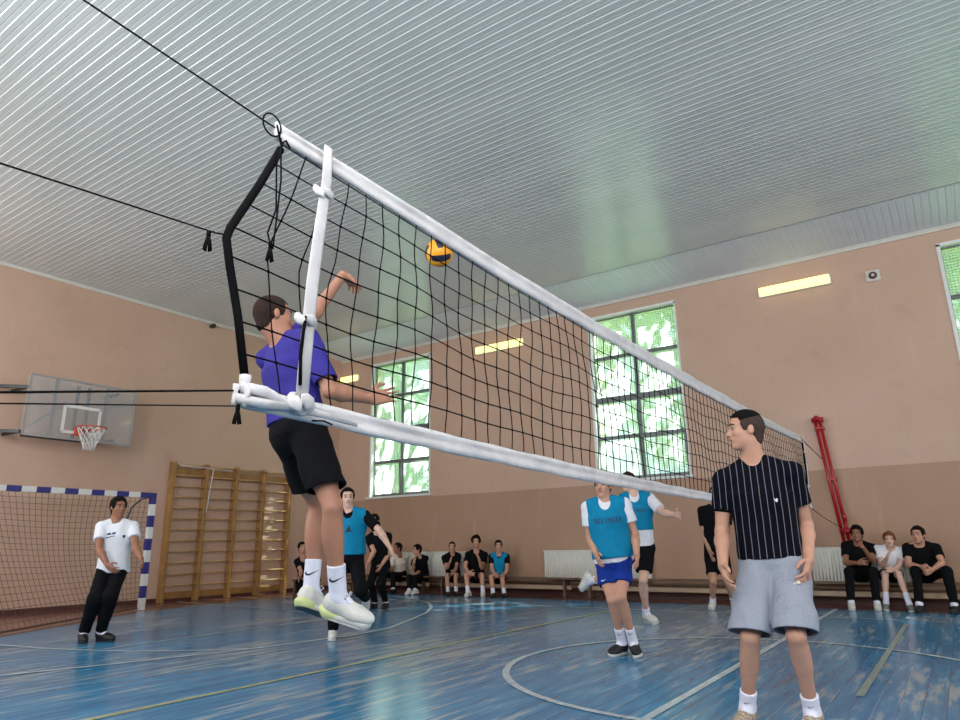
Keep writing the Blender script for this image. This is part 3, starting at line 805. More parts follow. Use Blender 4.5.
# walls
WIN = [(-11.44, -9.58), (-5.54, -3.73), (0.39, 2.20), (5.2, 7.0)]; WZ0, WZ1 = 2.07, 5.30
m = MB(); xs = [WX-.3]+[x for w in WIN for x in w]+[EX+.3]
for i in range(0, len(xs), 2): m.box((xs[i], WY, 0), (xs[i+1], WY+.38, ZL+.4))
for a, b in WIN: m.box((a, WY, 0), (b, WY+.38, WZ0)); m.box((a, WY, WZ1), (b, WY+.38, ZL+.4))
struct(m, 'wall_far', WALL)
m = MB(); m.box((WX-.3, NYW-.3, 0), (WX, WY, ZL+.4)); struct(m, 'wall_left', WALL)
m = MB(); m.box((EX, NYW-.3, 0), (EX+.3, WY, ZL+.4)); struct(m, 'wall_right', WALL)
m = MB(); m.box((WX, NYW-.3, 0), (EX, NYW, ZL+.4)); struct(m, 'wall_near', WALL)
# ceiling: pressed metal profile running along X
m = MB(); pr = []; y = NYW
per = .100
while y < CE:
    pr += [(y, ZL), (y+.038, ZL+.0015), (y+.0405, ZL+.007), (y+.0475, ZL+.008), (y+.050, ZL+.003), (y+.087, ZL+.0045), (y+.0905, ZL+.0015), (y+.0935, ZL-.0015)]
    y += per
pr.append((CE, ZL))
n0 = len(m.v)
for (yy, zz) in pr: m.v += [(WX, yy, zz), (EX, yy, zz)]
for i in range(len(pr)-1): m.f.append((n0+2*i, n0+2*i+2, n0+2*i+3, n0+2*i+1)); m.mi.append(0)
m.box((WX-.3, NYW-.3, ZL+.05), (EX+.3, WY+.4, ZL+.2))
struct(m, 'ceiling', CEIL)
# sloping strip between ceiling and far wall, ribbed the other way
m = MB(); n0 = len(m.v); x = WX; xs = []
while x < EX:
    xs += [(x, 0), (x+.075, 0), (x+.08, .006), (x+.095, .006), (x+.10, 0)]; x += .1
xs.append((EX, 0))
for (xx, dz) in xs: m.v += [(xx, CE, ZL-.006+dz), (xx, WY, ZF+dz)]
for i in range(len(xs)-1): m.f.append((n0+2*i, n0+2*i+1, n0+2*i+3, n0+2*i+2)); m.mi.append(0)
o = struct(m, 'trim_11', SOFF)
m = MB(); m.box((WX, WY-.035, ZF-.055), (EX, WY, ZF+.02)); m.box((WX, WY-.055, ZF-.015), (EX, WY, ZF+.01)); struct(m, 'trim_12', COVE)
m = MB(); m.box((WX, NYW, ZL-.055), (WX+.035, WY, ZL)); struct(m, 'trim_13', COVE)
m = MB(); m.box((EX-.035, NYW, ZL-.055), (EX, WY, ZL)); struct(m, 'trim_15', COVE)
m = MB(); m.box((WX, NYW, ZL-.055), (EX, NYW+.035, ZL)); struct(m, 'trim_16', COVE)
m = MB(); m.box((WX+.6, WY-.035, 0), (EX, WY, .09)); struct(m, 'baseboard_far', mat('dark_brown_paint', rgb(84, 44, 38), .5))
m = MB(); m.box((WX, NYW, 0), (WX+.03, WY, .08)); struct(m, 'baseboard_left', MATS['dark_brown_paint'])
# windows
def window(i, a, b, vent=False):
    root = empty('window_%d' % i, ((a+b)/2, WY+.14, WZ0), kind='structure')
    fy0, fy1 = WY+.10, WY+.17; mid = a+(b-a)*.5; h = WZ1-WZ0
    m = MB()
    m.box((a, fy0, WZ0), (a+.06, fy1, WZ1)); m.box((b-.05, fy0, WZ0), (b, fy1, WZ1))
    m.box((a, fy0, WZ0), (b, fy1, WZ0+.06)); m.box((a, fy0, WZ1-.05), (b, fy1, WZ1))
    m.box((mid-.035, fy0, WZ0), (mid+.035, fy1, WZ1))
    for fz, w in ((.25, .035), (.48, .06), (.74, .035)): m.box((a, fy0+.003, WZ0+h*fz-w), (b, fy1-.003, WZ0+h*fz+w))
    m.build('window_frame', FRAMEM, root, bevel=.004)
    m = MB(); m.box((a, WY-.012, WZ0-.05), (a+.05, WY+.1, WZ1)); m.box((b-.03, WY-.012, WZ0), (b, WY+.1, WZ1)); m.box((a, WY-.012, WZ1-.03), (b, WY+.1, WZ1+.02))
    m.build('window_lining', FRAMEW, root)
    m = MB(); m.box((a-.05, WY-.06, WZ0-.05), (b+.05, WY+.1, WZ0)); m.build('window_sill', FRAMEW, root, bevel=.006)
    zz = [0, .25, .48, .74, 1]
    for c0, c1 in ((a+.03, mid), (mid, b-.03)):
        for k in range(4):
            m = MB(); m.box((c0, WY+.133, WZ0+h*zz[k]+.02), (c1, WY+.137, WZ0+h*zz[k+1]-.02)); m.build('pane', GLASS, root)
    # steel mesh guard in front of the glass
    m = MB(); w = .0055; st = .045
    x = a+.05
    while x < b-.03: m.box((x-w/2, WY+.075, WZ0), (x+w/2, WY+.079, WZ1)); x += st
    z = WZ0+.02
    while z < WZ1: m.box((a+.05, WY+.079, z-w/2), (b-.03, WY+.083, z+w/2)); z += st
    m.build('mesh_guard', GREYM, root)
    if vent:     # casement standing ajar
        m = MB(); x0, x1, z0, z1 = mid+.02, b-.03, WZ0+.03, WZ0+h*.25-.02; y = WY+.05
        for p, q in (((x0, z0), (x1, z0)), ((x1, z0), (x1-.03, z1)), ((x1-.03, z1), (x0-.02, z1-.03)), ((x0-.02, z1-.03), (x0, z0))): m.bar((p[0], y, p[1]), (q[0], y, q[1]), .045, .05)
        m.build('casement', FRAMEM, root)
for i, (a, b) in enumerate(WIN): window(i+1, a, b, i == 0 or i == 1)

# outside: lawn, trees seen through the glass, and trees added to screen the sun
m = MB(); m.box((-60, WY+.5, -.3), (50, WY+60, -.15)); o = m.build('lawn', GRASS); tag(o, 'green grass ground outside behind the windows', 'grass', kind='stuff')
def tree(x, y, h, rad, n, leaf, label, sd):
    r = np.random.default_rng(sd); root = empty('tree', (x, y, -.15), label, 'tree', 'trees outside the windows')
    m = MB(); m.tube([(x, y, -.16), (x+.1, y, h*.3), (x-.1, y+.1, h*.6), (x, y, h*.85)], [.2, .16, .11, .04], 8); m.build('trunk', BARK, root, True)
    m = MB()
    for i in range(n):
        d = r.normal(size=3); d /= np.linalg.norm(d); rr = rad*r.uniform(.35, 1)**.6*(1+.25*math.sin(d[0]*5+sd)+.2*math.sin(d[2]*7))
        c = A([x, y, h*.62])+d*rr*A([1, .8, 1.25*h/(rad*4.0)])
        u = r.normal(size=3); u /= np.linalg.norm(u); v = np.cross(u, r.normal(size=3)); v /= np.linalg.norm(v); s = r.uniform(.12, .27)
        m.poly([c-u*s, c-v*s*.5, c+u*s, c+v*s*.5])
    o = m.build('foliage', leaf, root)
tree(-24.0, 21.5, 11.0, 3.0, 4200, LEAF, 'bushy green tree seen through the corner window', 1)
tree(-18.3, 20.5, 9.0, 2.3, 3000, LEAF2, 'blue-green tree right of the bushy one outside the corner window', 2)
tree(-10.8, 19.5, 11.0, 2.4, 3400, LEAF, 'green tree outside the left half of the middle window', 3)
tree(-6.0, 21.0, 11.5, 2.3, 2600, LEAF2, 'blue-green tree outside the right half of the middle window', 4)
tree(1.0, 19.0, 12.0, 2.5, 3200, LEAF2, 'blue-green tree outside the right-hand window', 5)
tree(7.5, 19.5, 10.0, 2.6, 1500, LEAF, 'leafy tree beyond the right edge of the photo', 6)
tree(-2.2, 15.6, 14.0, 2.6, 750, LEAF, 'tall tree added close to the building to speckle sun entering the middle window', 7)  # added crown, breaks up the sun patch from the middle window
tree(3.7, 15.6, 14.0, 2.4, 3000, LEAF2, 'tall dense tree added close to the building to block sun at the right-hand window', 9)  # added as a dense screen against sun through the right-hand window
tree(-8.2, 15.6, 14.0, 2.6, 900, LEAF, 'tall tree added close to the building to speckle sun entering the corner window', 8)  # added crown, thins the sunlight falling through the corner window
# ================================================================== fittings on the walls
for (xa, xb, z, lab) in ((-2.245, -1.10, 5.10, 'yellow strip lamp high on the far wall, right of the middle window'), (-8.25, -7.02, 5.10, 'strip lamp glowing white and yellow on the far wall, seen through the net'),
                         (-12.45, -11.85, 5.05, 'yellow strip lamp in the far left corner above the outstretched arm')):
    r = empty('wall_lamp', ((xa+xb)/2, WY, z), lab, 'lamp', 'strip lamps along the far wall')
    m = MB(); m.box((xa, WY-.05, z-.085), (xb, WY-.0, z+.085)); m.build('lamp_housing', WHITEP, r, bevel=.004)
    m = MB(); m.box((xa+.02, WY-.115, z-.075), (xb-.02, WY-.05, z+.07)); m.build('diffuser', LAMP, r, bevel=.012)
p = on_plane(873, 276, 1, WY)
r = empty('speaker', (p[0], WY, p[2]), 'small square wall speaker with dark round centre beside the right strip lamp', 'speaker')
m = MB(); m.box((p[0]-.10, WY-.03, p[2]-.09), (p[0]+.10, WY, p[2]+.09)); m.build('speaker_plate', COVE, r, bevel=.005)
m = MB(); m.tube([(p[0], WY-.03, p[2]), (p[0], WY-.06, p[2])], [.062, .055], 20); m.build('speaker_ring', mat('brown_plastic', rgb(92, 66, 56), .5), r, True)
m = MB(); m.tube([(p[0], WY-.055, p[2]), (p[0], WY-.067, p[2])], [.024, .022], 12); m.build('speaker_cone', WHITEP, r, True)
p = on_plane(211, 326.5, 0, WX)
m = MB(); m.tube([(WX, p[1], p[2]), (WX+.09, p[1], p[2])], .045, 12); sph(m, (WX+.1, p[1], p[2]), .05, 10, 6)
o = m.build('wall_sensor', BLACKM, None, True); at_origin(o, (WX, p[1], p[2])); tag(o, 'small round black sensor on the left wall right under the ceiling', 'sensor')
# red winch post fixed to the far wall
def wp(u, v, off=.12): return on_plane(u, v, 1, WY-off)
PT, PB = wp(817, 420), wp(847, 542); zt, zbm = PT[2], PB[2]; px0 = PT[0]; px1 = PB[0]
r = empty('red_net_post', (px0, WY-.02, zbm), 'tall red steel net post fixed upright to the far wall above the radiator', 'post')
m = MB(); m.tube([(px1-.035, WY-.12, zbm-.03), (px0-.035, WY-.12, zt)], .026, 12); m.build('post_tube', REDP, r, True)
m = MB(); m.tube([(px1+.035, WY-.12, zbm), (px0+.035, WY-.12, zt-.03)], .026, 12); m.build('post_tube', REDP, r, True)
for f in (.10, .5, .93):
    xx = px1+(px0-px1)*f; zz = zbm+(zt-zbm)*f
    m = MB(); m.box((xx-.07, WY-.145, zz-.02), (xx+.07, WY-.002, zz+.02)); m.build('wall_bracket', REDP, r, bevel=.004)
m = MB(); m.tube([(px0-.08, WY-.12, zt), (px0+.09, WY-.12, zt)], .04, 10); m.tube([(px0, WY-.18, zt+.02), (px0, WY-.06, zt+.02)], .045, 12); m.build('pulley_cap', REDP, r, True)
m = MB(); m.tube([(px1-.04, WY-.19, zbm+.16), (px1+.13, WY-.19, zbm+.16)], .04, 10); m.tube([(px1+.02, WY-.17, zbm+.42), (px1+.02, WY-.13, zbm+.30)], .03, 8); m.tube([(px1+.02, WY-.19, zbm+.16), (px1+.02, WY-.15, zbm+.32)], .015, 6); m.build('winch', REDP, r, True)
# radiators
def radiator(xa, xb, lab):
    r = empty('radiator', ((xa+xb)/2, WY-.06, .30), lab, 'radiator', 'panel radiators along the far wall')
    m = MB(); m.box((xa, WY-.12, .30), (xb, WY-.04, .81)); 
    m.build('radiator_panel', RAD, r, bevel=.012)
    m = MB(); x = xa+.04
    while x < xb-.03: m.tube([(x, WY-.122, .34), (x, WY-.122, .77)], .011, 6); x += .048
    m.build('radiator_ribs', RAD, r, True)
    m = MB(); m.box((xa-.005, WY-.13, .80), (xb+.005, WY-.045, .82)); m.build('radiator_grille', RAD, r, bevel=.004)
    for x in (xa+.2, xb-.2):
        m = MB(); m.box((x-.02, WY-.05, .5), (x+.02, WY-.001, .7)); m.build('radiator_bracket', GREYM, r)
radiator(-10.26, -8.57, 'white ribbed radiator behind the boys under the corner window')
radiator(-6.69, -4.57, 'white radiator behind the two players in turquoise bibs, under the middle window')
radiator(-1.98, -0.62, 'white ribbed radiator behind the three boys on the right bench')
# low benches and heating pipes along the far wall
m = MB(); m.tube([(WX+.3, WY-.09, .23), (EX, WY-.09, .23)], .026, 8); o = m.build('heating_pipe', BENCHL, None, True); at_origin(o, (-2, WY-.09, .23)); tag(o, 'upper beige heating pipe running low along the far wall', 'pipe')
m = MB(); m.tube([(WX+.3, WY-.09, .13), (EX, WY-.09, .13)], .022, 8)
o = m.build('heating_pipe', BENCHW, None, True); at_origin(o, (-2, WY-.09, .13)); tag(o, 'lower brown heating pipe close to the floor at the far wall', 'pipe')
def bench(xa, xb, lab):
    r = empty('bench', ((xa+xb)/2, WY-.37, 0), lab, 'bench', 'low benches along the far wall')
    m = MB(); m.box((xa, WY-.52, .305), (xb, WY-.22, .335)); m.build('bench_seat', BENCHW, r, bevel=.006)
    m = MB(); m.box((xa+.1, WY-.39, .13), (xb-.1, WY-.36, .20)); m.build('rail', BENCHL, r, bevel=.004)
    for x in (xa+.2, xb-.2):
        m = MB(); m.box((x-.02, WY-.48, 0), (x+.02, WY-.25, .30)); m.build('leg', BENCHW, r, bevel=.005)
bench(-11.6, -9.2, 'low brown bench under the boy in the cream shirt near the corner')
bench(-9.1, -5.9, 'low brown bench carrying the group of three boys left of the middle window')
bench(-5.8, -2.6, 'empty low brown bench behind the two players in turquoise bibs')
bench(-2.5, 1.2, 'low brown bench under the three boys at the right')
# wall bars
r = empty('wall_bars', (WX+.1, 8.98, 0), 'wooden gymnastics wall bars with five uprights on the left wall beside the goal', 'wall bars')
ys = [7.56, 8.28, 8.99, 9.69, 10.40]; ZT = 2.60
for y in ys:
    m = MB(); m.box((WX+.02, y-.035, 0), (WX+.17, y+.035, ZT)); m.build('upright', WOOD, r, bevel=.006)
for a, b in zip(ys[:-1], ys[1:]):
    for k in range(12):
        z = ZT-.05-.205*k; xo = .155 if k else .21
        m = MB(); m.tube([(WX+xo-.02, a+.03, z), (WX+xo-.02, b-.03, z)], .016, 8, flat=((1, 0, 0), 1.2)); m.build('rung', WOODL, r, True)
    m = MB(); m.box((WX+.02, a+.03, ZT-.27), (WX+.045, b-.03, ZT-.10)); m.build('top_board', WOOD, r)
    m = MB(); m.box((WX+.02, a+.03, .06), (WX+.04, b-.03, .18)); m.build('bottom_board', WOOD, r)
m = MB(); m.tube([(WX+.23, 7.62, ZT-.07), (WX+.24, 8.8, ZT-.10)], .009, 6); m.tube([(WX+.24, 8.35, ZT-.08), (WX+.20, 8.29, ZT-.95)], .009, 6)
o = m.build('white_rod', WHITEP, None, True); at_origin(o, (WX+.23, 8.3, ZT-.1)); tag(o, 'thin white rods lying on the topmost rung of the wall bars', 'rod')

# ================================================================== goal
GX, GY1 = -11.3, 6.57; GY0 = 3.47; GZ = float(on_plane(153, 495.5, 0, -11.3)[2])
r = empty('handball_goal', (GX, 5.02, 0), 'goal with blue and white striped frame and brown net against the left wall', 'goal')
def striped(p, q, n, name, flip=0):
    m = MB(); p = A(p, float); q = A(q, float)
    for i in range(n):
        m.cur = (i+flip) % 2; m.bar(p+(q-p)*i/n, p+(q-p)*(i+1)/n, .085, .085)
    return m.build(name, [BLUEP, WHITEP], r)
striped((GX, GY1, GZ+.04), (GX, GY1, 0), 10, 'post', 0); striped((GX, GY0, GZ+.04), (GX, GY0, 0), 10, 'post', 0)
striped((GX, GY1-.043, GZ), (GX, GY0+.043, GZ), 15, 'crossbar', 0)
for y in (GY1-.03, GY0+.03):
    m = MB(); m.tube([(GX, y, GZ-.02), (GX-.3, y, GZ-.05), (GX-.55, y-.02, GZ-.18), (GX-.7, y-.03, GZ-.5), (GX-.9, y, .03)], .016, 8); m.build('net_support', GREYM, r, True)
# goal net: the skirt is pulled forward on its far side
B0 = on_plane(0, 633, 2, .02); 
def gnet(a, b):   # a along crossbar 0..1 (from right post), b down
    top = A([GX-.04, GY1+(GY0-GY1)*a, GZ-.03])
    rightbot = A([GX-.05, GY1-.02, .03]); leftbot = rightbot+(B0-rightbot)*1.12
    bot = rightbot+(leftbot-rightbot)*a
    p = top+(bot-top)*b
    sag = math.sin(math.pi*b)*math.sin(math.pi*min(a*1.1+.06, 1)); p = p+A([-.55*sag, 0.12*sag, -.04*sag])
    return p
m = MB(); NA, NB_ = 34, 22
for i in range(NA+1): m.tube([gnet(i/NA, j/NB_) for j in range(NB_+1)], .0035, 3, cap=False)
for j in range(NB_+1): m.tube([gnet(i/NA, j/NB_) for i in range(NA+1)], .0035 if j < NB_ else .016, 3, cap=False)
m.build('goal_net', NETB, r)

# ================================================================== basketball board
BX = -12.0
LGREY = mat('light_grey_metal', rgb(160, 152, 148), .5, .05)
c = lambda u, v: on_plane(u, v, 0, BX)
tl, tr, bl, br = c(31, 373), c(134, 392), c(22, 434), c(131, 446)
y0, y1 = (tl[1]+bl[1])/2, (tr[1]+br[1])/2; z1, z0 = (tl[2]+tr[2])/2, (bl[2]+br[2])/2
r = empty('basketball_backboard', (WX, (y0+y1)/2, z0), 'transparent basketball backboard with grey frame and red hoop on the left wall', 'backboard')
m = MB(); m.box((BX-.006, y0, z0), (BX+.006, y1, z1)); m.build('board', CLEAR, r)
m = MB()
for a, b in (((y0, z0), (y1, z0)), ((y0, z1), (y1, z1)), ((y0, z0), (y0, z1)), ((y1, z0), (y1, z1))): m.bar((BX, a[0], a[1]), (BX, b[0], b[1]), .035, .03)
m.build('board_frame', LGREY, r)
m = MB(); ym = (y0+y1)/2; 
for a, b in (((ym-.29, z0+.12), (ym+.29, z0+.12)), ((ym-.29, z0+.55), (ym+.29, z0+.55)), ((ym-.29, z0+.12), (ym-.29, z0+.55)), ((ym+.29, z0+.12), (ym+.29, z0+.55))): m.bar((BX+.01, a[0], a[1]), (BX+.01, b[0], b[1]), .05, .004, (1, 0, 0))
m.build('target_square', WHITEP, r)
m = MB()
for y in (ym-.09, ym+.09): m.bar((BX-.05, y, z0+.0), (BX-.05, y, z1-.06), .04, .05)
m.build('centre_strut', GREYM, r)
for y in (y0+.45, y1-.45):
    m = MB(); m.bar((BX-.1, y, z0), (BX-.1, y, z1), .05, .05); m.build('back_strut', LGREY, r)
m = MB(); m.bar((BX-.09, y0+.08, z0+.12), (BX-.09, y0+.55, z1-.45), .04, .03); m.bar((BX-.09, y1-.1, z1-.2), (BX-.09, y1-.62, z0+.5), .04, .03); m.build('diagonal_brace', LGREY, r)
for (y, z) in ((y0-.02, z1-.22), (y0-.05, z0+.04)):
    m = MB(); m.tube([(WX, y-.02, z), (BX, y+.02, z)], .028, 8); m.bar((WX+.06, y-.32, z+.02), (BX, y+.02, z), .05, .05); m.build('wall_arm', BLACKM, r)
for y in (y1-.3,):
    m = MB(); m.bar((WX, y, z0+.06), (BX, y, z0+.06), .04, .04); m.bar((WX, y, z1-.1), (BX, y, z1-.1), .04, .04); m.build('wall_arm', GREYM, r)
m = MB(); m.bar((BX-.02, y0, z0-.01), (BX-.02, y0+(y1-y0)*.52, z0-.01), .06, .05); m.build('bottom_pad', BLACKM, r)
hz = z0+.17; hc_ = (BX+.38, ym)
hoop = MB(); hoop.tube([(hc_[0]+.225*math.cos(t), hc_[1]+.225*math.sin(t), hz) for t in np.linspace(0, 2*math.pi, 33)[:-1]], .011, 8, closed=True)
hoop.bar((BX, ym-.07, hz-.01), (BX+.17, ym-.07, hz), .02, .05); hoop.bar((BX, ym+.07, hz-.01), (BX+.17, ym+.07, hz), .02, .05); hoop.box((BX, ym-.1, hz-.1), (BX+.02, ym+.1, hz+.03))
hp = hoop.build('hoop', ORANGE, r, True)
m = MB()
def hn(t, k):
    rr = .215-.10*min(1, k/4)-.006*k; return (hc_[0]+rr*math.cos(t), hc_[1]+rr*math.sin(t), hz-.075*k)
for i in range(12):
    t0 = 2*math.pi*i/12
    for sg in (-1, 1): m.tube([hn(t0+sg*k*math.pi/12, k) for k in range(6)], .006, 4)
m.build('hoop_net', NETW, r, True)

# ================================================================== volleyball net
YN, YF = 1.20, 10.15
def interp(tab, y): return float(np.interp(y, [a for a, b in tab], [b for a, b in tab]))
TOPU = [(1.15, 2.262), (1.8, 2.25), (2.53, 2.232), (3.64, 2.22), (5.6, 2.23), (8, 2.255), (10.2, 2.31)]
TOPL = [(1.15, 2.205), (1.8, 2.182), (2.53, 2.150), (3.64, 2.135), (5.6, 2.135), (8, 2.165), (10.2, 2.22)]
BOTU = [(1.1, 1.385), (1.8, 1.368), (2.49, 1.352), (3.5, 1.332), (5.3, 1.308), (7.5, 1.32), (10.0, 1.38)]
BOTL = [(1.1, 1.325), (1.8, 1.30), (2.49, 1.28), (3.5, 1.256), (5.7, 1.245), (7.5, 1.265), (10.0, 1.335)]
vn = empty('volleyball_net', (NX, 5.7, 0), 'long black volleyball net with white tapes stretched across the court', 'net')
NC = 90
def ney(t):  # near black edge, t 0 bottom .. 1 top
    return float(np.interp(t, [0, .22, .52, 1], [1.165, 1.12, 1.068, 1.235]))
def nz(t, y): return interp(BOTU, y)+(interp(TOPL, y)-interp(BOTU, y))*t
wr = np.random.default_rng(5); w1 = wr.uniform(0, 6.28, 8)
def netp(i, t):
    e = ney(t); base = 1.20+(YF-.03-1.20)*i/NC; f = math.exp(-i/2.6)
    y = base+(e-1.20)*f
    wob = .016*math.sin(t*5.2+i*.35+w1[0])*math.sin(i*.12+w1[1]) + .006*math.sin(t*17+i*1.3)
    wob *= min(1, i/3)
    z = nz(t, y)+.008*math.sin(i*.9+t*3)*math.sin(math.pi*t)
    x = NX+.012*math.sin(i*.4+t*4+w1[2])*math.sin(math.pi*t)
    return (x, y+wob+.01, z)
m = MB(); NR = 9
for i in range(1, NC+1): m.tube([netp(i, k/(NR*2)) for k in range(NR*2+1)], .0029, 4, cap=False)
for k in range(0, NR): m.tube([netp(i, k/NR+.0) for i in range(0, NC+1)], .0029, 4, cap=False)
m.tube([netp(i, 1-.1/NR) for i in range(0, NC+1)], .0029, 4, cap=False)
for i in range(0, 30):
    for k in range(1, NR): sph(m, netp(i, k/NR), .0055, 6, 4)
m.build('netting', CORD, vn)
CANV = mat('white_canvas_tape', rgb(206, 202, 202), .85, .10, 9, bump=.5, bscale=24, spec=.15)
def tape(tabu, tabl, y0_, y1_, name, n=160, wr_=.0035, lines=True):
    m = MB(); ys_ = np.linspace(y0_, y1_, n); r1 = np.random.default_rng(len(name)); nb = len(m.v)
    sec = [(-.005, 1.0), (-.007, .6), (-.005, .3), (-.007, 0.03), (0, -.01), (.007, .03), (.010, .30), (.0045, .40), (.0045, .62), (.009, .75), (.006, 1.0), (0, 1.01)]
    for y in ys_:
        u = interp(tabu, y); l = interp(tabl, y)
        for k, (dx, t) in enumerate(sec):
            w = wr_*math.sin(y*9+k*1.7)*math.sin(y*3.1+k); m.v.append((NX+dx+w, y, l+(u-l)*t+.6*wr_*math.sin(y*13+k*2)))
    ns = len(sec)
    for i in range(n-1):
        for k in range(ns):
            k2 = (k+1) % ns; m.f.append((nb+i*ns+k, nb+(i+1)*ns+k, nb+(i+1)*ns+k2, nb+i*ns+k2)); m.mi.append(0)
    m.f.append(tuple(nb+k for k in range(ns))); m.f.append(tuple(nb+(n-1)*ns+k for k in reversed(range(ns)))); m.mi += [0, 0]
    return m.build(name, CANV, vn, True)
tape(TOPU, TOPL, 1.205, YF, 'top_tape')
tape(BOTU, BOTL, 1.13, YF-.18, 'bottom_tape', wr_=.004)
# folds of loose canvas on the near part of the bottom tape
m = MB(); m.tube([(NX+.018, 1.14, 1.375), (NX+.024, 1.22, 1.372), (NX+.022, 1.30, 1.350), (NX+.012, 1.40, 1.345), (NX+.012, 1.60, 1.33)], [.016, .018, .015, .014, .006], 8, flat=((1, 0, 0), .6))
m.tube([(NX+.02, 1.13, 1.34), (NX+.026, 1.20, 1.336), (NX+.02, 1.32, 1.345)], [.014, .016, .012], 8); m.tube([(NX+.01, 1.15, 1.39), (NX+.03, 1.155, 1.36), (NX+.02, 1.15, 1.32)], .01, 8)
m.build('loose_canvas', CANV, vn, True)
# white side straps with velcro loops
def strap(yt, yb, n_, lab=None):
    m = MB(); m.tube([(NX+.03, yt, interp(TOPU, yt)+.005), (NX+.035, yt-.005, 2.12), (NX+.03, yt-.02, 1.95), (NX+.028, yt-.038, 1.75), (NX+.03, yb+.01, 1.55), (NX+.03, yb, interp(BOTL, yb)+.01)], [.019, .022, .024, .025, .026, .024], 12, flat=((1, 0, 0), .13))
    o = m.build('side_strap', CANV, vn, True)
    for z, y in ((2.08, yt-.012), (1.62, (yt+yb)/2-.028), (1.36, yb)):
        lo = z < 1.4; m = MB()
        m.tube([(NX+.03+.010*math.cos(t), y+.030*math.sin(t), z+.006*math.sin(2*t)) for t in np.linspace(0, 6.283, 17)[:-1]], .018 if not lo else .026, 8, closed=True, flat=((1, 0, 0), .25))
        m.build('strap_loop', CANV, o, True)
strap(1.405, 1.345, 1); strap(YF-.05, YF-.2, 2)
# black side rods
for pts in ([(NX, 1.232, 2.175), (NX, 1.16, 2.01), (NX, 1.075, 1.835), (NX, 1.066, 1.80), (NX, 1.085, 1.72), (NX, 1.125, 1.58), (NX, 1.165, 1.40)],
            [(NX, YF, 2.22), (NX, YF+.02, 1.9), (NX, YF-.02, 1.6), (NX, YF-.08, 1.36)]):
    m = MB(); m.tube(pts, .0125, 10); m.build('edge_band', CORD, vn, True)
m = MB(); m.tube([(NX, 1.165, 1.415), (NX, 1.165, 1.375)], .017, 10); m.build('edge_cap', CANV, vn, True)
# ropes
NP = (NX, NYW+.25)
def rope(pts, rr, name='guy_rope'):
    m = MB(); m.tube(pts, rr, 6); return m.build(name, CORD, vn, True)
rope([(NX, NP[1], 2.36), (NX, .59, 2.278), (NX, .9, 2.258), (NX, 1.18, 2.24), (NX, 1.215, 2.24)], .0028)
rope([(NX, NP[1], 1.70), (NX, .5, 1.762), (NX, 1.03, 1.803), (NX, 1.06, 1.81)], .0026)
rope([(NX, NP[1], 1.13), (NX, .57, 1.262), (NX, 1.15, 1.368), (NX, 1.17, 1.37)], .0028)
rope([(NX, NP[1], 1.12), (NX, .58, 1.240), (NX, 1.14, 1.322), (NX, 1.16, 1.33)], .0018)
rope([(NX, YF, 2.27), (NX, 11.0, 2.20), (px0+.0, WY-.17, 2.15)], .006); rope([(NX, YF-.15, 1.36), (NX, 11.0, 1.25), (px1, WY-.2, zbm+.18)], .005)
rope([(NX+.01, 1.215+.035*math.cos(t)-.03, 2.235+.038*math.sin(t)) for t in np.linspace(0, 6.283, 17)], .0028, 'rope_loop')
rope([(NX+.015, 1.20, 2.24), (NX+.02, 1.215, 2.18), (NX+.02, 1.235, 2.20), (NX+.01, 1.26, 2.19)], .0035, 'rope_loop')
rope([(NX+.02, 1.215, 2.20), (NX+.025, 1.222, 2.05), (NX+.02, 1.218, 1.90), (NX+.02, 1.212, 1.815)], .0028, 'hanging_cord')
rope([(NX+.02, 1.225, 2.19), (NX+.02, 1.205, 2.10), (NX+.02, 1.215, 1.95), (NX+.02, 1.19, 1.86), (NX+.02, 1.205, 1.82)], .0028, 'hanging_cord')
def tassel(y, z, l):
    m = MB()
    for k in range(6): an = k*1.05; m.tube([(NX+.015, y, z), (NX+.015+.006*math.cos(an), y+.006*math.sin(an), z-l*.5), (NX+.015+.009*math.cos(an), y+.010*math.sin(an), z-l)], .0035, 5)
    m.tube([(NX+.015, y, z+.008), (NX+.015, y, z-.01)], .006, 6); m.build('tassel', CORD, vn, True)
tassel(1.207, 1.825, .05); rope([(NX+.01, 1.02, 1.80), (NX+.015, 1.005, 1.79), (NX+.015, 1.0, 1.775)], .002, 'hanging_cord'); tassel(1.0, 1.785, .05)
rope([(NX+.012, 1.14, 1.365), (NX+.015, 1.138, 1.32)], .0026, 'hanging_cord'); tassel(1.138, 1.315, .045)
m = MB(); m.tube([(NX+.04, 1.338, 1.63), (NX+.043, 1.328, 1.58), (NX+.04, 1.325, 1.50), (NX+.04, 1.33, 1.41)], .007, 6, flat=((1, 0, 0), .4)); m.build('black_strap', CORD, vn, True)
m = MB(); m.tube([(NX+.02, 1.40, 1.315), (NX+.03, 1.44, 1.318), (NX+.035, 1.47, 1.31)], .003, 5); m.build('hanging_cord', CORD, vn, True)
# near post that the guy ropes run to (out of the frame)
r = empty('red_net_post', (NX, NYW+.2, 0), 'red net post by the near wall holding the guy ropes', 'post')
m = MB(); m.tube([(NX, NYW+.2, 0), (NX, NYW+.2, 2.6)], .045, 12); m.build('post_tube', REDP, r, True)
m = MB(); m.tube([(NX, NYW+.2, 0), (NX, NYW+.2, .03)], .14, 16); m.build('post_base', REDP, r, True)

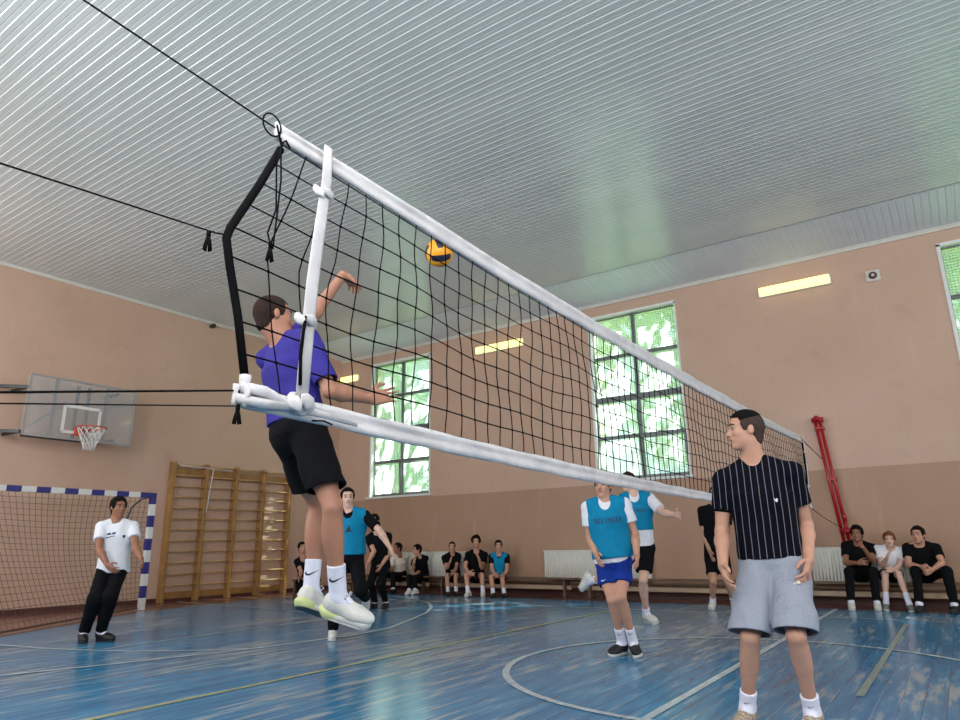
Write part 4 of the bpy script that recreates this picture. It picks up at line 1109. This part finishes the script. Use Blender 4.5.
# ================================================================== ball
bc = ORG+nrm(ray(439, 253))*4.9; bR = .100
r = empty('volleyball', bc, 'yellow and dark blue volleyball in the air behind the net', 'ball')
m = MB(); n = 12
fr = Matrix.Rotation(-.25, 3, 'Y') @ Matrix.Rotation(.75, 3, 'Z') @ Matrix.Rotation(1.0, 3, 'X')
for f in range(6):
    ax = f//2; sg = 1 if f % 2 else -1; base = len(m.v)
    for i in range(n+1):
        for j in range(n+1):
            a = math.tan((i/n*2-1)*math.pi/4); b = math.tan((j/n*2-1)*math.pi/4)
            p = [0, 0, 0]; p[ax] = sg; p[(ax+1) % 3] = a; p[(ax+2) % 3] = b; p = nrm(p)
            g = min((i % 4), 4-(i % 4)) if i not in (0, n) else 0
            rr = bR*(1-.012*(1 if i % 4 == 0 or j in (0, n) else 0))
            v = fr @ Vector(p*rr); m.v.append(tuple(A(v)+bc))
    for i in range(n):
        for j in range(n):
            q = (base+i*(n+1)+j, base+(i+1)*(n+1)+j, base+(i+1)*(n+1)+j+1, base+i*(n+1)+j+1)
            m.f.append(q if sg > 0 else q[::-1]); m.mi.append(1 if (i//4 == 1) else 0)
m.build('ball_panels', [mat('ball_yellow', rgb(238, 160, 30), .45, .05), mat('ball_navy', rgb(26, 28, 50), .45, .1)], r, True)

# ================================================================== people
def fd(u, v): p = on_plane(u, v, 2, 0.); return math.hypot(p[0], p[1])
def vf(u, r, t, z=0.):
    d = ray(u, 555); d = A([d[0], d[1], 0.]); d = nrm(d); rt = A([d[1], -d[0], 0.])
    return rt*r-d*t+A([0, 0, z])
# 1 the jumper
P = dict(head=(274, 317), neck=(285, 341), sL=(271, 349), sR=(305, 351), eL=(305, 326), wL=(343, 275), tL=(360, 289), eR=(330, 391), wR=(370, 399), tR=(400, 393),
         hL=(288, 434), hR=(308, 435), kL=(318, 505), kR=(333, 508), aL=(311, 590), aR=(338, 597), oL=(330, 612), oR=(371, 622))
J1 = person('young man in violet-blue shirt and black shorts leaping high behind the net', P, 3.62,
            dict(sL=-.14, sR=.08, hL=-.08, hR=.05, neck=-.03, head=-.03, eL=-1, wL=-1, tL=-1, eR=1, wR=-1, tR=-1, kL=-1, kR=1, aL=-1, aR=-1, oL=-1, oR=1), s=1.0, vox=.006,
            face=vf(274, .86, -.35, .30), headup=(-.1, 0, 1), skin=SKIN_T, hair=(HAIR_B, .004, 0), top=(PURPLE, 'shirt'), bottom=(BLACK, 'shorts'), socks=(SOCK, .155), shoes=(SHOE_W, SOLE_W),
            ground=False, group='players on the court', curl=(.75, .18), palms=dict(L=vf(345, -.3, 0, -1), R=vf(380, 0, -1, .1)), hem=.13, fatk=1.12, sleeve=.82, legcut=.76, hollow=True, legloose=.016, laces=WHITEC, slim=.97, seed=2)
for a in 'LR':
    J = J1['J']; An = J['a'+a]; K = J['k'+a]
    decal('sock_logo', SWOOSH, INK, J1['root'], J1['sock'+a], An+(K-An)*.21, vf(320, 1, 0), nrm(K-An), vf(320, 0, 1), .075)
for a in 'LR':
    fw, fu, fl = J1['J']['F'+a]; An = J1['J']['a'+a]
    q = Field(An-.2, An+.2, .006); q.add(p_ell(An-fw*.030-fu*.070, (fw, fl, fu), (.058, .043, .026)), 0); q.add(p_cone(An-fw*.03-fu*.086, An+fw*.03-fu*.086, .042, .038), .02); q.cut(An-fu*.0975, -fu); q.cut(An+fw*.035, fw+fu*.6)
    q.mesh('heel_foam', SHOE_Y, J1['shoe'+a])
    q = Field(An-.25, An+.3, .006); q.add(p_cone(An-fw*.03-fu*.096, An+fw*.14-fu*.096, .039, .043), 0); q.cut(An-fu*.0955, fu); q.cut(An-fu*.106, -fu); q.mesh('outsole', SOLE_D if a == 'L' else SOLE_W, J1['shoe'+a])
# 2 the man in front
P = dict(head=(745, 430), neck=(753, 461), sL=(788, 476), sR=(727, 477), eL=(806, 525), wL=(809, 561), tL=(804, 588), eR=(722, 532), wR=(723, 567), tR=(730, 592),
         hL=(789, 563), hR=(758, 563), kL=(796, 636), kR=(750, 637), aL=(812, 708), aR=(748, 710), oL=(805, 726), oR=(739, 730))
M2 = person('young man in black pinstriped tee and grey shorts looking up to the left', P, fd(776, 727), dict(sL=.03, sR=.0, eL=-1, eR=-1, wL=1, wR=1, tL=1, tR=1, kL=1, kR=1, aL=-1, aR=-1, oL=1, oR=1, head=.04, neck=0),
            s=.985, vox=.0055, face=vf(745, -.93, .25, .14), headup=(.0, .0, 1), skin=SKIN, hair=(HAIR_G, .0035, 0), top=(stripe_mat(YAW*-1-.33), 'striped_tee'), bottom=(GREYSH, 'shorts'),
            socks=(SOCK, .10), shoes=(SHOE_C, SOLE_W), group='players on the court', curl=(.55, .4), hem=.09, sleeve=.58, legcut=.95, hollow=True, loose=.004, legloose=.027, hair2=HAIR_D, laces=SHOE_C, slim=1.03, seed=4)
J = M2['J']
for a in 'LR':
    An = J['a'+a]; K = J['k'+a]; decal('sock_logo', SWOOSH, INK, M2['root'], M2['sock'+a], An+(K-An)*.09, vf(780, 1, 0), nrm(K-An), vf(780, 0, 1), .035)
d = nrm(J['eR']-J['sR']); c = J['sR']+(J['eR']-J['sR'])*.60
m = MB(); u = nrm(np.cross(d, vf(725, 0, 1))); w = np.cross(d, u)
m.tube([c+(u*math.cos(t)+w*math.sin(t))*.0475 for t in np.linspace(0, 6.283, 21)[:-1]], .006, 6, closed=True); m.build('arm_band', BLACK, M2['root'], True)
decal('shirt_emblem', [[(-.5, .5), (-.1, .2), (.2, .5), (.4, .0), (.1, -.6), (-.3, -.3)]], INKW, M2['root'], M2['top'], M2['C']-M2['up']*.14+M2['lat']*-.085+M2['frt']*.12, -M2['lat'], M2['up'], M2['frt'], .022)
m = MB(); t = J['wL']+nrm(J['tL']-J['wL'])*.12; tt = t+vf(800, -.035, .02, -.015)
sph(m, tt, .010, 8, 6); m.tube([tt, tt+vf(800, -.03, 0, -.006)], [.006, .004], 6)
o = m.build('whistle', WHITEP, None, True); at_origin(o, tt); tag(o, 'tiny white whistle in the hand of the man in the pinstriped tee', 'whistle')

# 3 white tee beside the goal
P = dict(head=(118.5, 507.5), neck=(117.5, 520.5), sL=(130, 527), sR=(105, 527), eL=(135, 546), wL=(141.5, 559), tL=(144, 569), eR=(99, 549), wR=(108, 566), tR=(118, 573),
         hL=(119, 569), hR=(107, 569), kL=(110, 597), kR=(95, 599), aL=(101, 631), aR=(84, 631), oL=(113, 640), oR=(84, 641))
T3 = person('boy in white tee and black trousers standing in front of the goal', P, fd(98, 640.5), dict(eR=1, wR=1, tR=1, kL=1, kR=1, aL=-1, aR=-1, oL=1, oR=1), s=.985, vox=.009,
            face=vf(118, .45, .9, 0), skin=SKIN_D, hair=(HAIR_D, .014, .003), top=(WHITEC, 'tee'), bottom=(BLACK, 'trousers'), socks=(SOCK, .10), shoes=(SHOE_K, SHOE_K), group='players on the court', hem=.02, legloose=.010, slim=.94, loose=.020, seed=5)
decal('chest_emblem', [[(-.4, .5), (.4, .5), (.45, 0), (0, -.6), (-.45, 0)]], INKB, T3['root'], T3['top'], T3['C']-T3['up']*.11-T3['lat']*.075+T3['frt']*.12, -T3['lat'], T3['up'], T3['frt'], .035)
decal('shoulder_print', [[(-.5, .1), (-.1, .3), (.1, .05), (-.3, .0)], [(.1, .25), (.5, .35), (.45, .1), (.15, .05)], [(-.45, -.25), (.4, -.05), (.42, -.12), (-.42, -.35)]], INKB, T3['root'], T3['top'], T3['C']-T3['up']*.09+T3['lat']*.06+T3['frt']*.12, -T3['lat'], T3['up'], T3['frt'], .10)

# 4 turquoise bib over dark shirt, running behind the jumper
P = dict(head=(347.5, 498), neck=(348, 510), sL=(362, 516), sR=(338, 516), eL=(379, 530), wL=(391, 549), tL=(396, 562), eR=(332, 534), wR=(334, 550), tR=(336, 562),
         hL=(354, 562), hR=(344, 562), kL=(361, 590), kR=(336, 595), aL=(365, 597), aR=(333, 628), oL=(366, 611), oR=(332, 638))
B4 = person('boy in turquoise bib over black shirt and trousers behind the legs of the jumper', P, fd(332, 640)+.1, dict(eL=1, wL=1, eR=-1, wR=1, kL=1, kR=1, aL=-1, aR=-1, oL=-1, oR=1), s=.95, vox=.009,
            face=vf(348, .1, 1, .1), skin=SKIN_L, hair=(HAIR_D, .010, .002), top=(BLACK, 'shirt'), bib=BIB, bottom=(BLACK, 'trousers'), shoes=(SHOE_W, SOLE_W), group='players on the court', sleeve=.8, hem=.04, bibhem=.08, flatfeet=('R',), seed=6, legloose=.01)
decal('bib_print', [[(-.5, -.3), (-.1, .5), (.1, -.1), (.4, -.35), (0, -.2)]], INK, B4['root'], B4['bib'], B4['C']-B4['up']*.15+B4['frt']*.12, -B4['lat'], B4['up'], B4['frt'], .10)

# 5 turquoise bib, blue shorts
P = dict(head=(603, 486), neck=(604, 499.5), sL=(622, 505), sR=(590, 507), eL=(635, 535), wL=(637, 556), tL=(637, 570), eR=(590, 538), wR=(597, 556), tR=(601, 567),
         hL=(621, 562), hR=(607, 563), kL=(621, 597), kR=(612, 600), aL=(633, 636), aR=(622, 640), oL=(637, 652), oR=(610, 651))
B5 = person('boy in turquoise bib over white tee with royal blue shorts standing under the net', P, fd(626, 653), dict(eL=-1, wL=1, eR=-1, wR=1, kL=1, kR=1, aL=-1, aR=-1, oL=1, oR=1), s=.96, vox=.008,
            face=vf(603, -.35, .9, 0.05), skin=SKIN, hair=(HAIR_B, .010, .002), top=(WHITEC, 'tee'), bib=BIB, bottom=(BLUESH, 'shorts'), socks=(SOCK, .16), shoes=(SHOE_K, SOLE_W), group='players on the court', hem=.06, bibhem=.045, legcut=.62, loose=.01, legloose=.014, seed=7)
decal('bib_print', text_loops('SELINGER'), INKB, B5['root'], B5['bib'], B5['C']-B5['up']*.14+B5['frt']*.13, -B5['lat'], B5['up'], B5['frt'], .25)
decal('shorts_logo', SWOOSH, INKW, B5['root'], B5['bottom'], B5['P']+B5['lat']*.10-A([0, 0, .13])+B5['frt']*.1, -B5['lat'], B5['up'], B5['frt'], .05)
for a in 'LR':
    An = B5['J']['a'+a]; K = B5['J']['k'+a]; decal('sock_logo', SWOOSH, INK, B5['root'], B5['sock'+a], An+(K-An)*.22, vf(620, 1, 0), nrm(K-An), vf(620, 0, 1), .05)

# 6 turquoise bib, black shorts, one leg kicked back
P = dict(head=(628, 482), neck=(634, 494), sL=(648, 499), sR=(622, 500), eL=(663, 513), wL=(676, 515), tL=(684, 516), eR=(622, 517), wR=(628, 532), tR=(633, 542),
         hL=(645, 549), hR=(635, 549), kL=(643, 580), kR=(618, 572), aL=(646, 611), aR=(591, 581), oL=(656, 620), oR=(581, 590))
B6 = person('boy in turquoise bib and black shorts, arm out, one leg kicked back', P, fd(648, 622.5), dict(eL=1, wL=1, eR=1, wR=1, kL=1, kR=1, aL=-1, aR=-1, oL=1, oR=-1), s=1.08, vox=.009,
            face=vf(629, -.5, .85, 0.0), skin=SKIN_L, hair=(HAIR_B, .008, .002), top=(WHITEC, 'tee'), bib=BIB, bottom=(BLACK, 'shorts'), socks=(SOCK, .08), shoes=(SHOE_W, SOLE_W), group='players on the court', hem=.09, bibhem=.21, legcut=.75, sleeve=.75, flatfeet=('L',), legloose=.012, seed=8)
decal('bib_print', text_loops('SELINGER'), INKB, B6['root'], B6['bib'], B6['C']-B6['up']*.15+B6['frt']*.13, -B6['lat'], B6['up'], B6['frt'], .25)

# 7 black tee behind the front man
P = dict(head=(716, 494), neck=(715, 506), sL=(724, 511), sR=(705, 511), eL=(728, 534), wL=(726, 550), tL=(724, 559), eR=(705, 536), wR=(710, 552), tR=(713, 562),
         hL=(721, 558), hR=(713, 558), kL=(727, 580), kR=(713, 581), aL=(734, 603), aR=(713, 603), oL=(735, 609), oR=(711, 609))
B7 = person('boy in black tee and shorts at the back, behind the pinstriped man', P, fd(718, 609), dict(eL=-1, wL=1, eR=-1, wR=1, kL=1, kR=1, aL=-1, aR=-1, oL=1, oR=1), s=1.02, vox=.010,
            face=vf(716, -.3, 1), skin=SKIN, hair=(HAIR_D, .010, .002), top=(BLACK, 'tee'), bottom=(BLACK, 'shorts'), socks=(SOCK, .09), shoes=(SHOE_W, SOLE_W), group='players on the court', hem=.0, legcut=.7, seed=9)
decal('tee_print', [[(-.5, 0), (0, .4), (.5, .1), (0, -.4)]], INKW, B7['root'], B7['top'], B7['C']-B7['up']*.11-B7['lat']*.06+B7['frt']*.12, -B7['lat'], B7['up'], B7['frt'], .07)

# 8 dark figure standing bent behind the one in the bib
P = dict(head=(374, 521), neck=(377, 531), sL=(386, 538), sR=(371, 537), eL=(388, 555), wL=(381, 566), tL=(377, 573), eR=(374, 551), wR=(368, 563), tR=(365, 570),
         hL=(385, 566), hR=(377, 566), kL=(380, 583), kR=(370, 584), aL=(386, 602), aR=(375, 603), oL=(383, 607), oR=(370, 608))
person('boy in black standing bent forward behind the arm of a bib player', P, fd(380, 608), dict(eL=1, wL=1, eR=1, wR=1, kL=1, kR=1, aL=-1, aR=-1, oL=1, oR=1), s=.92, vox=.011,
       face=vf(374, -.5, .8, -.2), skin=SKIN, hair=(HAIR_D, .010, .002), top=(BLACK, 'tee'), bottom=(BLACK, 'trousers'), shoes=(SHOE_K, SHOE_K), group='players on the court', hem=.0, seed=10)

# seated boys: one spec per boy; the ankles end on the floor, the hips on the bench
def sit(label, head, neck, sR, sL, hR, hL, kR, kL, aR, aL, oR, oL, eR, wR, tR, eL, wL, tL, face, s=.95, **kw):
    neck, sL, sR = [(q[0], q[1]-2.2) for q in (neck, sL, sR)]
    P = dict(head=head, neck=neck, sL=sL, sR=sR, eL=eL, wL=wL, tL=tL, eR=eR, wR=wR, tR=tR, hL=hL, hR=hR, kL=kL, kR=kR, aL=aL, aR=aR, oL=oL, oR=oR)
    u = (hL[0]+hR[0])/2; d = ray(u, 570); hz = math.hypot(d[0], d[1]); dist = (WY-.40)/(d[1]/hz)
    dep = dict(eL=1, wL=1, tL=1, eR=1, wR=1, tR=1, kL=1, kR=1, aL=1, aR=1, oL=1, oR=1, head=.12, neck=.07, sL=.04, sR=.04)
    dep.update(kw.pop('dep', {}))
    return person(label, P, dist, dep, s=s, vox=.010, face=vf(u, *face), group='boys sitting on the low benches', seed=int(u) % 17, **kw)
sit('boy with chin on hand, leftmost of the three on the right bench', (857, 534), (858, 544), (848.5, 549), (869, 549), (852, 574), (867, 574), (849, 572), (873, 572), (851, 601), (877, 602), (852, 609), (878, 609),
    (846, 563), (858, 563), (869, 562), (872, 560), (865, 550), (860, 543), (-.2, 1), skin=SKIN_D, hair=(HAIR_D, .018, .004), top=(BLACK, 'tee'), bottom=(BLACK, 'trousers'), socks=(SOCK, .09), shoes=(SHOE_W, SOLE_W), hem=.03)
sit('boy with reddish hair in white tee and bare legs on the right bench', (889.5, 540), (890.5, 549), (881.5, 553), (899, 553), (884, 576), (896, 576), (885, 574), (899, 574), (886, 603), (909, 602), (886, 610), (912, 609.5),
    (882, 566), (887, 558), (890, 549), (899, 566), (893, 570), (886, 570), (-.05, 1, -.1), s=.88, skin=SKIN_L, hair=(HAIR_R, .018, .003), top=(WHITEC, 'tee'), bottom=(BLACK, 'shorts'), legcut=.7, socks=(SOCK, .17), shoes=(SHOE_G, SOLE_W), hem=.03)
sit('boy in black, hands between his knees, rightmost on the right bench', (918, 535), (919.5, 545), (910, 550), (933, 550), (916, 574), (934, 574), (916, 571), (947, 571), (919, 602), (954, 603), (918, 610), (952, 611),
    (909, 565), (922, 567), (929, 573), (942, 563), (932, 570), (925, 574), (-.35, 1), skin=SKIN, hair=(HAIR_D, .012, .003), top=(BLACK, 'tee'), bottom=(BLACK, 'trousers'), shoes=(SHOE_K, SHOE_K), hem=.03, s=.99)
sit('child in black with bare legs, leftmost of three seated left of the middle window', (452, 547), (452.5, 555), (446, 559), (457, 559), (450, 577), (457, 577), (447, 575), (456, 575), (448, 591), (456, 592), (449, 597), (458, 598),
    (447, 568), (450, 562), (452, 553), (456, 568), (454, 572), (451, 575), (-.1, 1), s=.86, skin=SKIN, hair=(HAIR_D, .008, .001), top=(BLACK, 'tee'), bottom=(BLACK, 'shorts'), legcut=.6, socks=(SOCK, .10), shoes=(SHOE_K, SHOE_K), hem=.03)
sit('boy with curly dark hair and white shoes seated between two others on the bench', (476, 542), (476.5, 552), (468, 557), (485, 557), (470, 577), (482, 577), (466, 575), (482, 575), (468, 594), (483, 595), (466, 600), (483, 600.5),
    (465, 567), (469, 573), (475, 575), (482, 568), (479, 559), (476, 550), (-.05, 1, -.1), s=.96, skin=SKIN, hair=(HAIR_D, .024, .007), top=(BLACK, 'tee'), bottom=(BLACK, 'shorts'), legcut=.6, socks=(SOCK, .11), shoes=(SHOE_W, SOLE_W), hem=.03)
sit('boy in turquoise bib sitting on the bench, rightmost of three', (498.5, 546), (499, 555), (492, 559), (506, 559), (494, 578), (504, 578), (491, 577), (502, 577), (493, 593), (504, 593), (492, 599), (505, 599.5),
    (492, 569), (495, 575), (498, 577), (507, 569), (505, 575), (502, 577), (.0, 1), s=.88, skin=SKIN, hair=(HAIR_D, .014, .003), top=(BLACK, 'tee'), bib=BIB, bottom=(BLACK, 'shorts'), legcut=.6, socks=(SOCK, .10), shoes=(SHOE_K, SHOE_K), hem=.03)
sit('boy in black turned sideways with hand at mouth before the left radiator', (417, 550), (419, 558), (415, 562), (425, 562), (419, 579), (425, 578), (410, 577), (415, 578), (409, 593), (415, 594), (406, 598), (412, 599),
    (413, 569), (414, 563), (415, 556), (420, 571), (415, 574), (411, 577), (-1, .5), s=.90, skin=SKIN, hair=(HAIR_D, .016, .003), top=(BLACK, 'tee'), bottom=(BLACK, 'trousers'), shoes=(SHOE_W, SOLE_W), hem=.03, dep=dict(sR=.12, sL=-.04))
sit('man in cream shirt sitting sideways on the bench near the corner', (397.5, 548), (399, 557), (393, 561), (404, 561), (397, 577), (403, 576), (385, 574), (393, 575), (383, 594), (393, 595), (379, 599), (389, 600),
    (392, 571), (387, 569), (383, 566), (398, 573), (391, 573), (386, 572), (-1, .45), s=.94, skin=SKIN_D, hair=(HAIR_D, .008, .002), top=(CREAMC, 'shirt'), bottom=(BLACK, 'trousers'), shoes=(SHOE_K, SHOE_K), hem=.03, dep=dict(sR=.12, sL=-.04))
# the boy by the corner, sitting on the bench end next to the wall bars
P = dict(head=(302, 548), neck=(303, 557), sL=(311, 561), sR=(299, 561), eL=(311, 571), wL=(306, 576), tL=(302, 580), eR=(301, 571), wR=(300, 577), tR=(297, 582), hL=(309, 580), hR=(302, 580), kL=(306, 581), kR=(299, 582), aL=(305, 596), aR=(299, 598), oL=(303, 601), oR=(297, 602))
r = empty('stool', (*on_plane(306, 597, 2, 0.)[:2], 0), 'low dark stool in the corner next to the wall bars', 'stool')
sp = on_plane(306, 597, 2, 0.)
m = MB(); m.box((sp[0]-.2, sp[1]-.2, .30), (sp[0]+.2, sp[1]+.2, .34)); m.build('stool_seat', BENCHW, r, bevel=.006)
for a, b in ((-1, -1), (-1, 1), (1, -1), (1, 1)):
    m = MB(); m.box((sp[0]+a*.16-.02, sp[1]+b*.16-.02, 0), (sp[0]+a*.16+.02, sp[1]+b*.16+.02, .30)); m.build('leg', BENCHW, r)
person('boy in black sitting in the corner beside the wall bars', P, math.hypot(sp[0], sp[1]), dict(head=.1, neck=.05, eL=1, wL=1, eR=1, wR=1, kL=1, kR=1, aL=1, aR=1, oL=1, oR=1), s=.92, vox=.011,
       face=vf(302, .3, 1), skin=SKIN, hair=(HAIR_D, .016, .003), top=(BLACK, 'tee'), bottom=(BLACK, 'trousers'), shoes=(SHOE_K, SHOE_K), group='boys sitting on the low benches', hem=.03, seed=12)
